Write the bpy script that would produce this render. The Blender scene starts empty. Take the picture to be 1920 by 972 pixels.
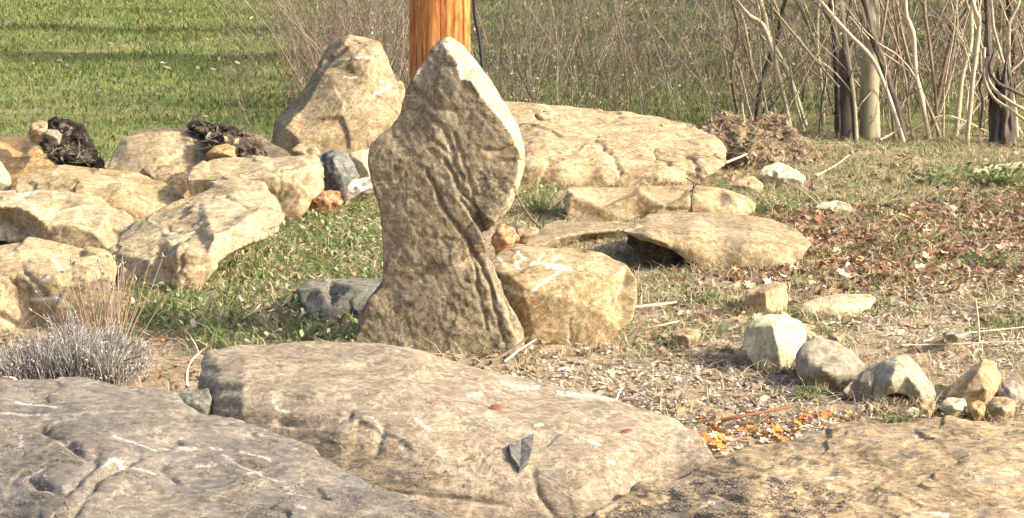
import bpy, bmesh, math, random
import numpy as np
from mathutils import Vector, Matrix
from mathutils.bvhtree import BVHTree
from mathutils.geometry import delaunay_2d_cdt

random.seed(7)
RNG = np.random.default_rng(11)
S = bpy.context.scene
COL = S.collection

# ------------------------------------------------------------------ camera, world, sun, exposure
H = 1.9
FPX = 4516.0
PITCH = math.radians(8.74)
cam_d = bpy.data.cameras.new('camera')
cam = bpy.data.objects.new('camera', cam_d)
COL.objects.link(cam)
cam.location = (0, 0, H)
cam.rotation_euler = (math.radians(90) - PITCH, 0, 0)
cam_d.sensor_width = 36
cam_d.lens = 36 * FPX / 1920
cam_d.clip_end = 2000
S.camera = cam

SUN_EL = math.radians(33)
SUN_AZ = math.radians(17)      # turned from +X towards the camera side
sdir = Vector((math.cos(SUN_EL) * math.cos(SUN_AZ), -math.cos(SUN_EL) * math.sin(SUN_AZ), math.sin(SUN_EL)))
W_ = bpy.data.worlds.new('World')
S.world = W_
W_.use_nodes = True
nt = W_.node_tree
sky = nt.nodes.new('ShaderNodeTexSky')
sky.sky_type = 'NISHITA'
sky.sun_disc = False
sky.sun_elevation = SUN_EL
sky.sun_rotation = math.atan2(sdir.x, sdir.y)
sky.dust_density = 5.0
sky.air_density = .8
sky.ozone_density = .6
nt.links.new(sky.outputs[0], nt.nodes['Background'].inputs[0])
nt.nodes['Background'].inputs[1].default_value = 0.15
sl = bpy.data.lights.new('sun', 'SUN')
sl.energy = 3.45
sl.angle = math.radians(0.5)
sl.color = (1.0, 0.915, 0.75)
sun = bpy.data.objects.new('sun', sl)
COL.objects.link(sun)
sun.rotation_euler = (-sdir).to_track_quat('-Z', 'Y').to_euler()
sun.location = (6, 0, 12)
S.view_settings.view_transform = 'Standard'
S.view_settings.look = 'None'
S.view_settings.exposure = 1.12
S.view_settings.gamma = 1

# ------------------------------------------------------------------ photo plan <-> place
CP, SP = math.cos(PITCH), math.sin(PITCH)
def ray(px, py):
    u = (px - 960) / FPX
    v = (486 - py) / FPX
    return Vector((u, CP + v * SP, -SP + v * CP))
def at(px, py, d):
    r = ray(px, py)
    k = d / r.y
    return Vector((r.x * k, d, H + r.z * k))
def ground(px, py, z=0.0):
    r = ray(px, py)
    k = (z - H) / r.z
    return Vector((r.x * k, r.y * k, z))
def gd(py):
    return ground(960, py).y
def project(P):
    P = np.asarray(P, float)
    x, y, z = P[:, 0], P[:, 1], P[:, 2] - H
    f = y * CP - z * SP
    v = y * SP + z * CP
    return 960 + FPX * x / f, 486 - FPX * v / f

# ------------------------------------------------------------------ numpy noise
_perm = RNG.permutation(512).astype(np.int64)
_perm = np.concatenate([_perm, _perm])
_g = RNG.normal(size=(512, 3))
_g /= np.linalg.norm(_g, axis=1)[:, None]
def _hash(i, j, k):
    return _perm[(_perm[(_perm[i & 511] + j) & 511] + k) & 511]
def perlin(P):
    I = np.floor(P).astype(np.int64)
    F = P - I
    U = F * F * F * (F * (F * 6 - 15) + 10)
    out = 0
    for a in (0, 1):
        wx = U[:, 0] if a else 1 - U[:, 0]
        for b in (0, 1):
            wy = U[:, 1] if b else 1 - U[:, 1]
            for c in (0, 1):
                wz = U[:, 2] if c else 1 - U[:, 2]
                g = _g[_hash(I[:, 0] + a, I[:, 1] + b, I[:, 2] + c)]
                d = g[:, 0] * (F[:, 0] - a) + g[:, 1] * (F[:, 1] - b) + g[:, 2] * (F[:, 2] - c)
                out = out + wx * wy * wz * d
    return out * 1.5
def fbm(P, n=4, gain=0.5):
    o = 0; a = 1; t = 0
    for i in range(n):
        o = o + a * perlin(P * 2 ** i + 17.3 * i); t += a; a *= gain
    return o / t
def ridged(P, n=3):
    o = 0; a = 1; t = 0
    for i in range(n):
        o = o + a * (1 - 2 * np.abs(perlin(P * 2 ** i + 9.1 * i))); t += a; a *= .5
    return o / t
def cellplane(P):
    """stepped fracture facets: every random cell is its own tilted plane"""
    I = np.floor(P).astype(np.int64)
    best = np.full(len(P), 1e9); val = np.zeros(len(P))
    for a in (-1, 0, 1):
        for b in (-1, 0, 1):
            for c in (-1, 0, 1):
                h = _hash(I[:, 0] + a, I[:, 1] + b, I[:, 2] + c)
                q = I + (a, b, c) + 0.5 + 0.42 * _g[h]
                d = P - q
                r = (d * d).sum(1)
                v = (d * _g[(h * 7 + 3) & 511]).sum(1)
                m = r < best
                best = np.where(m, r, best); val = np.where(m, v, val)
    return val
def terrace(x, n):
    y = x * n; f = y - np.floor(y); f = np.clip((f - .25) / .5, 0, 1)
    return (np.floor(y) + f * f * (3 - 2 * f)) / n
def seg_dist(x, y, pts):
    best = np.full(len(x), 1e9)
    for (x0, y0), (x1, y1) in zip(pts[:-1], pts[1:]):
        dx, dy = x1 - x0, y1 - y0
        t = np.clip(((x - x0) * dx + (y - y0) * dy) / (dx * dx + dy * dy + 1e-9), 0, 1)
        best = np.minimum(best, np.hypot(x - x0 - t * dx, y - y0 - t * dy))
    return best
def inpoly(x, y, poly):
    ins = np.zeros(len(x), bool)
    n = len(poly)
    for i in range(n):
        x0, y0 = poly[i]; x1, y1 = poly[(i + 1) % n]
        c = ((y0 > y) != (y1 > y)) & (x < (x1 - x0) * (y - y0) / (y1 - y0 + 1e-12) + x0)
        ins ^= c
    return ins
def gz(X, Y):
    """height of the ground"""
    X = np.asarray(X, float); Y = np.asarray(Y, float)
    P = np.stack([X, Y, np.zeros_like(X)], -1).reshape(-1, 3)
    z = .035 * fbm(P * .9 + 5, 3) + .02 * perlin(P * 3.1 + 2)
    far = np.clip((P[:, 1] - 17) / 8, 0, 1)
    z = z + far * (.22 * fbm(P * .16 + 40, 3))
    z = z - .02
    return z.reshape(X.shape)

# ------------------------------------------------------------------ naming and linking
def tag(o, label=None, cat=None, group=None, kind=None):
    if label: o['label'] = label
    if cat: o['category'] = cat
    if group: o['group'] = group
    if kind: o['kind'] = kind
    return o
def link(name, me, mat=None, parent=None):
    o = bpy.data.objects.new(name, me)
    COL.objects.link(o)
    if mat is not None and me is not None and not me.materials:
        me.materials.append(mat)
    if parent is not None:
        o.parent = parent
    return o
def empty(name, loc, **k):
    o = bpy.data.objects.new(name, None)
    COL.objects.link(o)
    o.location = loc
    return tag(o, **k)
def mesh_np(name, V, Fc, smooth=True):
    """V (n,3); Fc (m,k) all same size"""
    V = np.asarray(V, np.float32); Fc = np.asarray(Fc, np.int32)
    me = bpy.data.meshes.new(name)
    me.vertices.add(len(V)); me.vertices.foreach_set('co', V.ravel())
    k = Fc.shape[1]
    me.loops.add(Fc.size); me.loops.foreach_set('vertex_index', Fc.ravel())
    me.polygons.add(len(Fc))
    me.polygons.foreach_set('loop_start', np.arange(0, Fc.size, k, dtype=np.int32))
    me.polygons.foreach_set('use_smooth', np.full(len(Fc), smooth))
    me.update(calc_edges=True)
    me.validate()
    return me

# ------------------------------------------------------------------ materials
def newmat(name, rough=.9, spec=.2):
    m = bpy.data.materials.new(name)
    m.use_nodes = True
    b = m.node_tree.nodes['Principled BSDF']
    b.inputs['Roughness'].default_value = rough
    b.inputs['Specular IOR Level'].default_value = spec
    return m, m.node_tree, b
def nd(t, typ, **k):
    n = t.nodes.new(typ)
    for a, v in k.items():
        if a.startswith('i_'):
            key = a[2:].replace('_', ' ')
            n.inputs[key].default_value = v
        else:
            setattr(n, a, v)
    return n
def ramp(t, src, stops, interp='LINEAR'):
    r = t.nodes.new('ShaderNodeValToRGB')
    r.color_ramp.interpolation = interp
    e = r.color_ramp.elements
    while len(e) > 1: e.remove(e[-1])
    e[0].position = stops[0][0]; e[0].color = (*stops[0][1], 1)
    for p, c in stops[1:]:
        q = e.new(p); q.color = (*c, 1)
    t.links.new(src, r.inputs[0])
    return r.outputs[0]
def mixc(t, fac, a, b, mode='MIX'):
    m = t.nodes.new('ShaderNodeMix'); m.data_type = 'RGBA'; m.blend_type = mode
    for sock, v in ((m.inputs[0], fac), (m.inputs[6], a), (m.inputs[7], b)):
        if hasattr(v, 'links'): t.links.new(v, sock)
        elif isinstance(v, tuple): sock.default_value = (*v, 1)
        else: sock.default_value = v
    return m.outputs[2]
def g3(v): return (v, v, v)

def stone_mat(name, dark, mid, pale, *a, **k):
    f = (.95, .96, .93)
    if 'slab' in name and 'sandstone' not in name: f = (.98, .95, .93)
    q = lambda c: tuple(x * y for x, y in zip(c, f))
    return stone_mat_(name, q(dark), q(mid), q(pale), *a, **k)
def stone_mat_(name, dark, mid, pale, stain=(.25, .14, .06), stain_amt=.35, pale_pos=.62, streak=(1, 1, 1),
              bump=.5, scale=1.0, crust=None, crust_pos=.6, bd=.008, band=0.0):
    m, t, b = newmat(name, .92, .15)
    tc = nd(t, 'ShaderNodeTexCoord')
    mp = nd(t, 'ShaderNodeMapping')
    mp.inputs['Scale'].default_value = streak
    t.links.new(tc.outputs['Object'], mp.inputs[0])
    P = mp.outputs[0]
    def noise(s, det=5, rough=.6, dist=0.0, off=0):
        n = nd(t, 'ShaderNodeTexNoise', i_Scale=s * scale, i_Detail=det, i_Roughness=rough, i_Distortion=dist)
        if off:
            mm = nd(t, 'ShaderNodeVectorMath', operation='ADD'); mm.inputs[1].default_value = (off, off * 1.7, -off)
            t.links.new(P, mm.inputs[0]); t.links.new(mm.outputs[0], n.inputs[0])
        else:
            t.links.new(P, n.inputs[0])
        return n.outputs[0]
    n1 = noise(4, 8, .68, .8)
    c = ramp(t, n1, [(.30, dark), (.47, mid), (pale_pos, pale), (.85, tuple(min(1, x * 1.12) for x in pale))])
    n2 = noise(9, 6, .7, 1.5, 7)
    f2 = ramp(t, n2, [(.50, g3(0)), (.66, g3(stain_amt))])
    c = mixc(t, f2, c, stain)
    n3 = noise(38, 4, .75, 0, 3)
    f3 = ramp(t, n3, [(.35, g3(.62)), (.62, g3(1.16))])
    c = mixc(t, 1.0, c, f3, 'MULTIPLY')
    n5 = noise(15, 5, .7, 1.0, 21)
    f5 = ramp(t, n5, [(.60, g3(0)), (.68, g3(.45))])
    c = mixc(t, f5, c, tuple(min(.75, x * 1.35 + .05) for x in pale))
    if crust:
        n4 = noise(2.6, 8, .75, 2.0, 13)
        f4 = ramp(t, n4, [(crust_pos - .03, g3(0)), (crust_pos + .05, g3(.85))])
        c = mixc(t, f4, c, crust)
    nv1 = noise(5, 5, .62, 1.6, 31)
    c = mixc(t, ramp(t, nv1, [(.480, g3(0)), (.497, g3(.55)), (.503, g3(.55)), (.522, g3(0))]), c, tuple(x * .55 for x in stain))
    nv2 = noise(7, 5, .62, 1.2, 47)
    c = mixc(t, ramp(t, nv2, [(.49, g3(0)), (.503, g3(.5)), (.512, g3(.5)), (.53, g3(0))]), c, tuple(min(.7, x * 1.25 + .03) for x in pale))
    oi = nd(t, 'ShaderNodeObjectInfo')
    c = mixc(t, 1.0, c, ramp(t, oi.outputs['Random'], [(0, (.88, .88, .90)), (.35, (1.0, .99, .98)), (.7, (1.05, 1.0, .93)), (1, (.97, .90, .84))]), 'MULTIPLY')
    for an, col in (('scrape', (.66, .64, .57)), ('stain', (.10, .085, .07))):  # scrape is wear; the dark attribute holds a painted cast shadow
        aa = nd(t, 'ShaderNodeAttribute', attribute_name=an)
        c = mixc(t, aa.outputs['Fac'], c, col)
    t.links.new(c, b.inputs['Base Color'])
    bu1 = nd(t, 'ShaderNodeBump', i_Strength=bump, i_Distance=bd * 1.6)
    hb = noise(28, 8, .72, .6, 5)
    t.links.new(hb, bu1.inputs['Height'])
    bu = nd(t, 'ShaderNodeBump', i_Strength=bump, i_Distance=bd * .5)
    t.links.new(noise(110, 4, .7, 0, 2), bu.inputs['Height'])
    t.links.new(bu1.outputs[0], bu.inputs['Normal'])
    t.links.new(bu.outputs[0], b.inputs['Normal'])
    return m

M = {}
M['buff'] = stone_mat('buff_sandstone', (.22, .16, .09), (.345, .265, .155), (.45, .365, .235), stain=(.24, .155, .08), stain_amt=.6)
M['cream'] = stone_mat('cream_sandstone', (.25, .19, .115), (.385, .31, .20), (.50, .42, .285), stain=(.26, .175, .095), stain_amt=.7, pale_pos=.60)
M['orange'] = stone_mat('ochre_sandstone', (.30, .185, .085), (.42, .28, .135), (.50, .38, .21), stain=(.42, .22, .08), stain_amt=.7)
M['drab'] = stone_mat('drab_sandstone', (.20, .155, .095), (.33, .265, .17), (.42, .35, .235), stain=(.17, .11, .06), stain_amt=.4)
M['slab'] = stone_mat('weathered_slab', (.175, .145, .105), (.265, .226, .168), (.355, .308, .23), stain=(.19, .135, .085), stain_amt=.45, streak=(1, 1, 2.2), crust=(.195, .17, .135), crust_pos=.56)
M['slab2'] = stone_mat('grey_slab', (.14, .124, .098), (.21, .188, .148), (.29, .26, .205), stain=(.15, .12, .085), stain_amt=.5, streak=(.8, .8, 2.6), crust=(.17, .155, .135), crust_pos=.53)
M['slab3'] = stone_mat('layered_slab', (.17, .135, .085), (.28, .23, .15), (.42, .345, .225), stain=(.17, .125, .075), stain_amt=.5, streak=(.7, .9, 3.0), crust=(.22, .205, .175), crust_pos=.56)
M['monolith'] = stone_mat('monolith_stone', (.178, .142, .094), (.28, .227, .152), (.37, .305, .21), stain=(.14, .103, .068), stain_amt=.5, crust=(.15, .125, .10), crust_pos=.62, bump=.7, pale_pos=.66)
M['broken'] = stone_mat('sunlit_side_stone', (.32, .265, .17), (.43, .37, .25), (.53, .47, .33), stain=(.5, .36, .18), stain_amt=.3)  # brighter stone colour, painting sunlight on the standing stone's right side
M['grey'] = stone_mat('grey_fieldstone', (.19, .165, .13), (.27, .24, .19), (.34, .305, .245), stain=(.26, .2, .13), stain_amt=.25, bump=.25)
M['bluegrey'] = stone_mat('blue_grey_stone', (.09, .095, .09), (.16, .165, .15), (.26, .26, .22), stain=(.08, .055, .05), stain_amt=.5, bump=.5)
M['green'] = stone_mat('greenish_stone', (.22, .21, .155), (.31, .295, .22), (.42, .395, .29), stain=(.30, .26, .17), stain_amt=.3, bump=.3)
M['pale'] = stone_mat('pale_limestone', (.34, .31, .21), (.46, .42, .29), (.56, .52, .38), stain=(.46, .38, .22), stain_amt=.35, bump=.3)
M['pink'] = stone_mat('pinkish_white_stone', (.5, .42, .38), (.6, .53, .48), (.7, .64, .58), stain=(.4, .3, .26), stain_amt=.3, bump=.2)
M['slate'] = stone_mat('slate_shard', (.10, .095, .09), (.135, .125, .12), (.17, .16, .15), stain=(.1, .09, .08), stain_amt=.2, bump=.2)
M['clay'] = stone_mat('orange_clay', (.34, .13, .065), (.47, .25, .14), (.58, .38, .23), stain=(.2, .05, .03), stain_amt=.6, bump=.5)
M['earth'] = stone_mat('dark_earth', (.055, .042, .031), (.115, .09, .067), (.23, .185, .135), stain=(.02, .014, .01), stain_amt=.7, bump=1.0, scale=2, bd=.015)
M['earthb'] = stone_mat('brown_earth', (.20, .15, .095), (.33, .255, .165), (.46, .37, .25), stain=(.15, .10, .065), stain_amt=.6, bump=1.0, scale=2, bd=.015)

def simple(name, c, rough=.85, var=.25, scale=30, bump=0):
    m, t, b = newmat(name, rough)
    tc = nd(t, 'ShaderNodeTexCoord')
    n = nd(t, 'ShaderNodeTexNoise', i_Scale=scale, i_Detail=4)
    t.links.new(tc.outputs['Object'], n.inputs[0])
    c2 = ramp(t, n.outputs[0], [(.3, tuple(x * (1 - var) for x in c)), (.7, tuple(min(1, x * (1 + var)) for x in c))])
    t.links.new(c2, b.inputs['Base Color'])
    if bump:
        bu = nd(t, 'ShaderNodeBump', i_Strength=bump, i_Distance=.01)
        t.links.new(n.outputs[0], bu.inputs['Height']); t.links.new(bu.outputs[0], b.inputs['Normal'])
    return m
def island(name, cols, rough=.8, trans=0.0):
    """every separate leaf, blade or twig of a mesh takes a colour of its own"""
    m, t, b = newmat(name, rough, .25)
    g = nd(t, 'ShaderNodeNewGeometry')
    n = len(cols)
    c = ramp(t, g.outputs['Random Per Island'], [(i / n, cc) for i, cc in enumerate(cols)], 'CONSTANT')
    tc = nd(t, 'ShaderNodeTexCoord')
    nn = nd(t, 'ShaderNodeTexNoise', i_Scale=45, i_Detail=3)
    t.links.new(tc.outputs['Object'], nn.inputs[0])
    f = ramp(t, nn.outputs[0], [(.3, g3(.75)), (.7, g3(1.15))])
    c = mixc(t, 1.0, c, f, 'MULTIPLY')
    t.links.new(c, b.inputs['Base Color'])
    if trans:
        tr = nd(t, 'ShaderNodeBsdfTranslucent'); t.links.new(c, tr.inputs[0])
        mx = nd(t, 'ShaderNodeMixShader'); mx.inputs[0].default_value = trans
        t.links.new(b.outputs[0], mx.inputs[1]); t.links.new(tr.outputs[0], mx.inputs[2])
        t.links.new(mx.outputs[0], t.nodes['Material Output'].inputs[0])
    return m
M['scrape'] = simple('pale_scrape', (.72, .69, .60), .9, .12, 60)
M['scrape_blue'] = simple('bluish_scrape', (.62, .68, .70), .9, .12, 60)
M['stain'] = simple('shadow_mark', (.12, .10, .085), .9, .25, 60)  # dark colour for the painted cast shadow
M['litter_red'] = island('red_brown_litter', [(.22, .11, .062), (.29, .16, .09), (.17, .09, .06), (.36, .23, .135), (.14, .09, .06), (.45, .33, .21), (.25, .155, .10), (.28, .13, .075)], trans=.15)
M['litter_tan'] = island('tan_litter', [(.40, .30, .19), (.30, .22, .14), (.50, .41, .28), (.23, .17, .11), (.43, .30, .19), (.35, .29, .19), (.58, .49, .36), (.28, .23, .16), (.42, .37, .27)], trans=.15)
M['chips'] = island('grey_wood_chips', [(.46, .40, .33), (.36, .29, .21), (.54, .48, .39), (.32, .24, .16), (.50, .45, .38), (.66, .61, .53), (.28, .21, .15), (.45, .33, .22), (.38, .31, .23)])
M['grass'] = island('garden_grass', [(.14, .20, .055), (.19, .26, .08), (.26, .30, .11), (.11, .17, .055), (.36, .33, .16), (.23, .29, .12), (.46, .40, .24), (.17, .24, .08)], trans=.3)
M['dry'] = island('dry_grass', [(.50, .42, .26), (.38, .30, .18), (.60, .52, .36), (.28, .22, .13), (.46, .36, .22)], trans=.25)
M['lawnblade'] = island('lawn_grass', [(.145, .205, .055), (.20, .25, .07), (.105, .16, .045), (.26, .28, .09), (.17, .22, .06), (.29, .28, .12), (.125, .185, .05), (.31, .31, .11)], trans=.3)
M['orange_leaf'] = island('orange_leaves', [(.62, .25, .07), (.50, .17, .05), (.68, .34, .12), (.40, .14, .05), (.60, .38, .19)], trans=.25)
M['twig'] = island('thicket_twigs', [(.30, .25, .17), (.22, .175, .12), (.40, .34, .24), (.14, .11, .08), (.34, .25, .18), (.25, .21, .14), (.46, .40, .29)])
M['twig_grey'] = island('grey_twigs', [(.26, .23, .17), (.20, .17, .13), (.32, .28, .21), (.15, .125, .095), (.29, .24, .18)])
M['twig_red'] = island('reddish_twigs', [(.33, .22, .17), (.27, .17, .13), (.40, .31, .24), (.20, .14, .11)])
M['lavender'] = island('grey_lavender', [(.46, .43, .38), (.54, .50, .43), (.38, .34, .31), (.46, .42, .40), (.60, .55, .47), (.40, .39, .32), (.30, .25, .22)], trans=.15)
M['straw'] = island('straw_stalks', [(.55, .44, .29), (.66, .56, .40), (.42, .31, .20), (.50, .42, .32)], trans=.1)
M['stick'] = simple('bare_stick', (.58, .48, .33), .8, .25, 40)
M['stickd'] = simple('dark_stick', (.16, .12, .085), .85, .3, 40)
M['greenleaf'] = island('green_weed_leaves', [(.13, .22, .06), (.18, .27, .09), (.25, .32, .13), (.11, .17, .06), (.32, .34, .18)], trans=.3)
M['cable'] = simple('black_cable', (.035, .035, .04), .6, .2)

def bark(name, a, b_, c_, scale=12, bump=.6):
    m, t, b = newmat(name, .9)
    tc = nd(t, 'ShaderNodeTexCoord'); mp = nd(t, 'ShaderNodeMapping'); mp.inputs['Scale'].default_value = (1, 1, .22)
    t.links.new(tc.outputs['Object'], mp.inputs[0])
    n = nd(t, 'ShaderNodeTexNoise', i_Scale=scale, i_Detail=7, i_Roughness=.7, i_Distortion=1.0)
    t.links.new(mp.outputs[0], n.inputs[0])
    c = ramp(t, n.outputs[0], [(.3, a), (.5, b_), (.7, c_)])
    t.links.new(c, b.inputs['Base Color'])
    bu = nd(t, 'ShaderNodeBump', i_Strength=bump, i_Distance=.01)
    t.links.new(n.outputs[0], bu.inputs['Height']); t.links.new(bu.outputs[0], b.inputs['Normal'])
    return m
M['bark_grey'] = bark('grey_bark', (.22, .20, .13), (.36, .33, .22), (.48, .44, .31))
M['bark_pale'] = bark('pale_bark', (.32, .27, .18), (.48, .42, .30), (.60, .54, .40))
M['bark_dark'] = bark('dark_bark', (.035, .028, .024), (.09, .072, .06), (.19, .155, .125))
M['bark_brown'] = bark('brown_bark', (.12, .085, .055), (.22, .16, .11), (.34, .26, .18))

def pole_mat():
    m, t, b = newmat('orange_pole_wood', .9, .15)
    tc = nd(t, 'ShaderNodeTexCoord'); mp = nd(t, 'ShaderNodeMapping'); mp.inputs['Scale'].default_value = (1, 1, .22)
    t.links.new(tc.outputs['Object'], mp.inputs[0])
    n = nd(t, 'ShaderNodeTexNoise', i_Scale=8, i_Detail=9, i_Roughness=.72, i_Distortion=3.0)
    t.links.new(mp.outputs[0], n.inputs[0])
    c = ramp(t, n.outputs[0], [(.34, (.22, .075, .022)), (.45, (.40, .155, .045)), (.54, (.50, .225, .075)), (.63, (.60, .36, .17)), (.75, (.36, .14, .045))])
    n2 = nd(t, 'ShaderNodeTexNoise', i_Scale=34, i_Detail=4, i_Roughness=.6)
    mp2 = nd(t, 'ShaderNodeMapping'); mp2.inputs['Scale'].default_value = (1, 1, .05); mp2.inputs['Location'].default_value = (3, 1, 0)
    t.links.new(tc.outputs['Object'], mp2.inputs[0]); t.links.new(mp2.outputs[0], n2.inputs[0])
    f = ramp(t, n2.outputs[0], [(.35, g3(.6)), (.5, g3(1.05))])
    c = mixc(t, 1.0, c, f, 'MULTIPLY')
    t.links.new(c, b.inputs['Base Color'])
    bu = nd(t, 'ShaderNodeBump', i_Strength=.5, i_Distance=.01)
    t.links.new(n2.outputs[0], bu.inputs['Height']); t.links.new(bu.outputs[0], b.inputs['Normal'])
    return m
M['pole'] = pole_mat()

def ground_mat():
    m, t, b = newmat('ground_soil_and_lawn', .95, .1)
    tc = nd(t, 'ShaderNodeTexCoord')
    P = tc.outputs['Object']
    def noise(s, det=5, r=.6, d=0.0, sc=None):
        n = nd(t, 'ShaderNodeTexNoise', i_Scale=s, i_Detail=det, i_Roughness=r, i_Distortion=d)
        if sc:
            mp = nd(t, 'ShaderNodeMapping'); mp.inputs['Scale'].default_value = sc
            t.links.new(P, mp.inputs[0]); t.links.new(mp.outputs[0], n.inputs[0])
        else: t.links.new(P, n.inputs[0])
        return n.outputs[0]
    soil = ramp(t, noise(9, 8, .7, .5), [(.3, (.20, .15, .095)), (.5, (.32, .25, .16)), (.7, (.44, .36, .25))])
    soil = mixc(t, ramp(t, noise(40, 4, .7), [(.5, g3(0)), (.62, g3(.8))]), soil, (.42, .34, .23))
    g1 = ramp(t, noise(14, 7, .75, .5), [(.3, (.07, .11, .03)), (.48, (.14, .18, .055)), (.62, (.23, .245, .085)), (.8, (.36, .32, .17))])
    g2 = ramp(t, noise(.55, 5, .65, 0, (.6, 1.6, 1)), [(.40, g3(0)), (.62, g3(.65))])
    lawn = mixc(t, g2, g1, (.30, .26, .13))
    sx = nd(t, 'ShaderNodeSeparateXYZ'); t.links.new(P, sx.inputs[0])
    # lawn begins beyond the bed, its edge uneven
    wob = nd(t, 'ShaderNodeMath', operation='MULTIPLY_ADD'); wob.inputs[1].default_value = 2.5
    t.links.new(noise(.8, 4), wob.inputs[0]); t.links.new(sx.outputs[1], wob.inputs[2])
    wob2 = nd(t, 'ShaderNodeMath', operation='MULTIPLY_ADD'); wob2.inputs[1].default_value = -.42
    t.links.new(sx.outputs[0], wob2.inputs[0]); t.links.new(wob.outputs[0], wob2.inputs[2])
    mr = nd(t, 'ShaderNodeMapRange'); mr.inputs[1].default_value = 18.6; mr.inputs[2].default_value = 19.8
    t.links.new(wob2.outputs[0], mr.inputs[0])
    c = mixc(t, mr.outputs[0], soil, lawn)
    t.links.new(c, b.inputs['Base Color'])
    bu = nd(t, 'ShaderNodeBump', i_Strength=.8, i_Distance=.03)
    t.links.new(noise(22, 7, .7), bu.inputs['Height']); t.links.new(bu.outputs[0], b.inputs['Normal'])
    return m
M['ground'] = ground_mat()

# ------------------------------------------------------------------ ground sheet
def axis(lo, hi, f0, f1, step, grow=1.22):
    a = list(np.arange(f0, f1, step))
    s = step; x = f0; L = []
    while x > lo: s *= grow; x -= s; L.append(x)
    s = step; x = a[-1]; R = []
    while x < hi: s *= grow; x += s; R.append(x)
    return np.array(L[::-1] + a + R)
gx = axis(-300, 300, -5, 5, .05)
gy = axis(-60, 600, 6, 24, .06)
X, Y = np.meshgrid(gx, gy)
Z = gz(X, Y)
V = np.stack([X.ravel(), Y.ravel(), Z.ravel()], 1)
nx, ny = len(gx), len(gy)
idx = np.arange(nx * ny).reshape(ny, nx)
Fq = np.stack([idx[:-1, :-1], idx[:-1, 1:], idx[1:, 1:], idx[1:, :-1]], -1).reshape(-1, 4)
GROUND = link('ground', mesh_np('ground', V, Fq), M['ground'])
tag(GROUND, 'garden bed of soil and leaf litter running into a green lawn', kind='structure')

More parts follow.
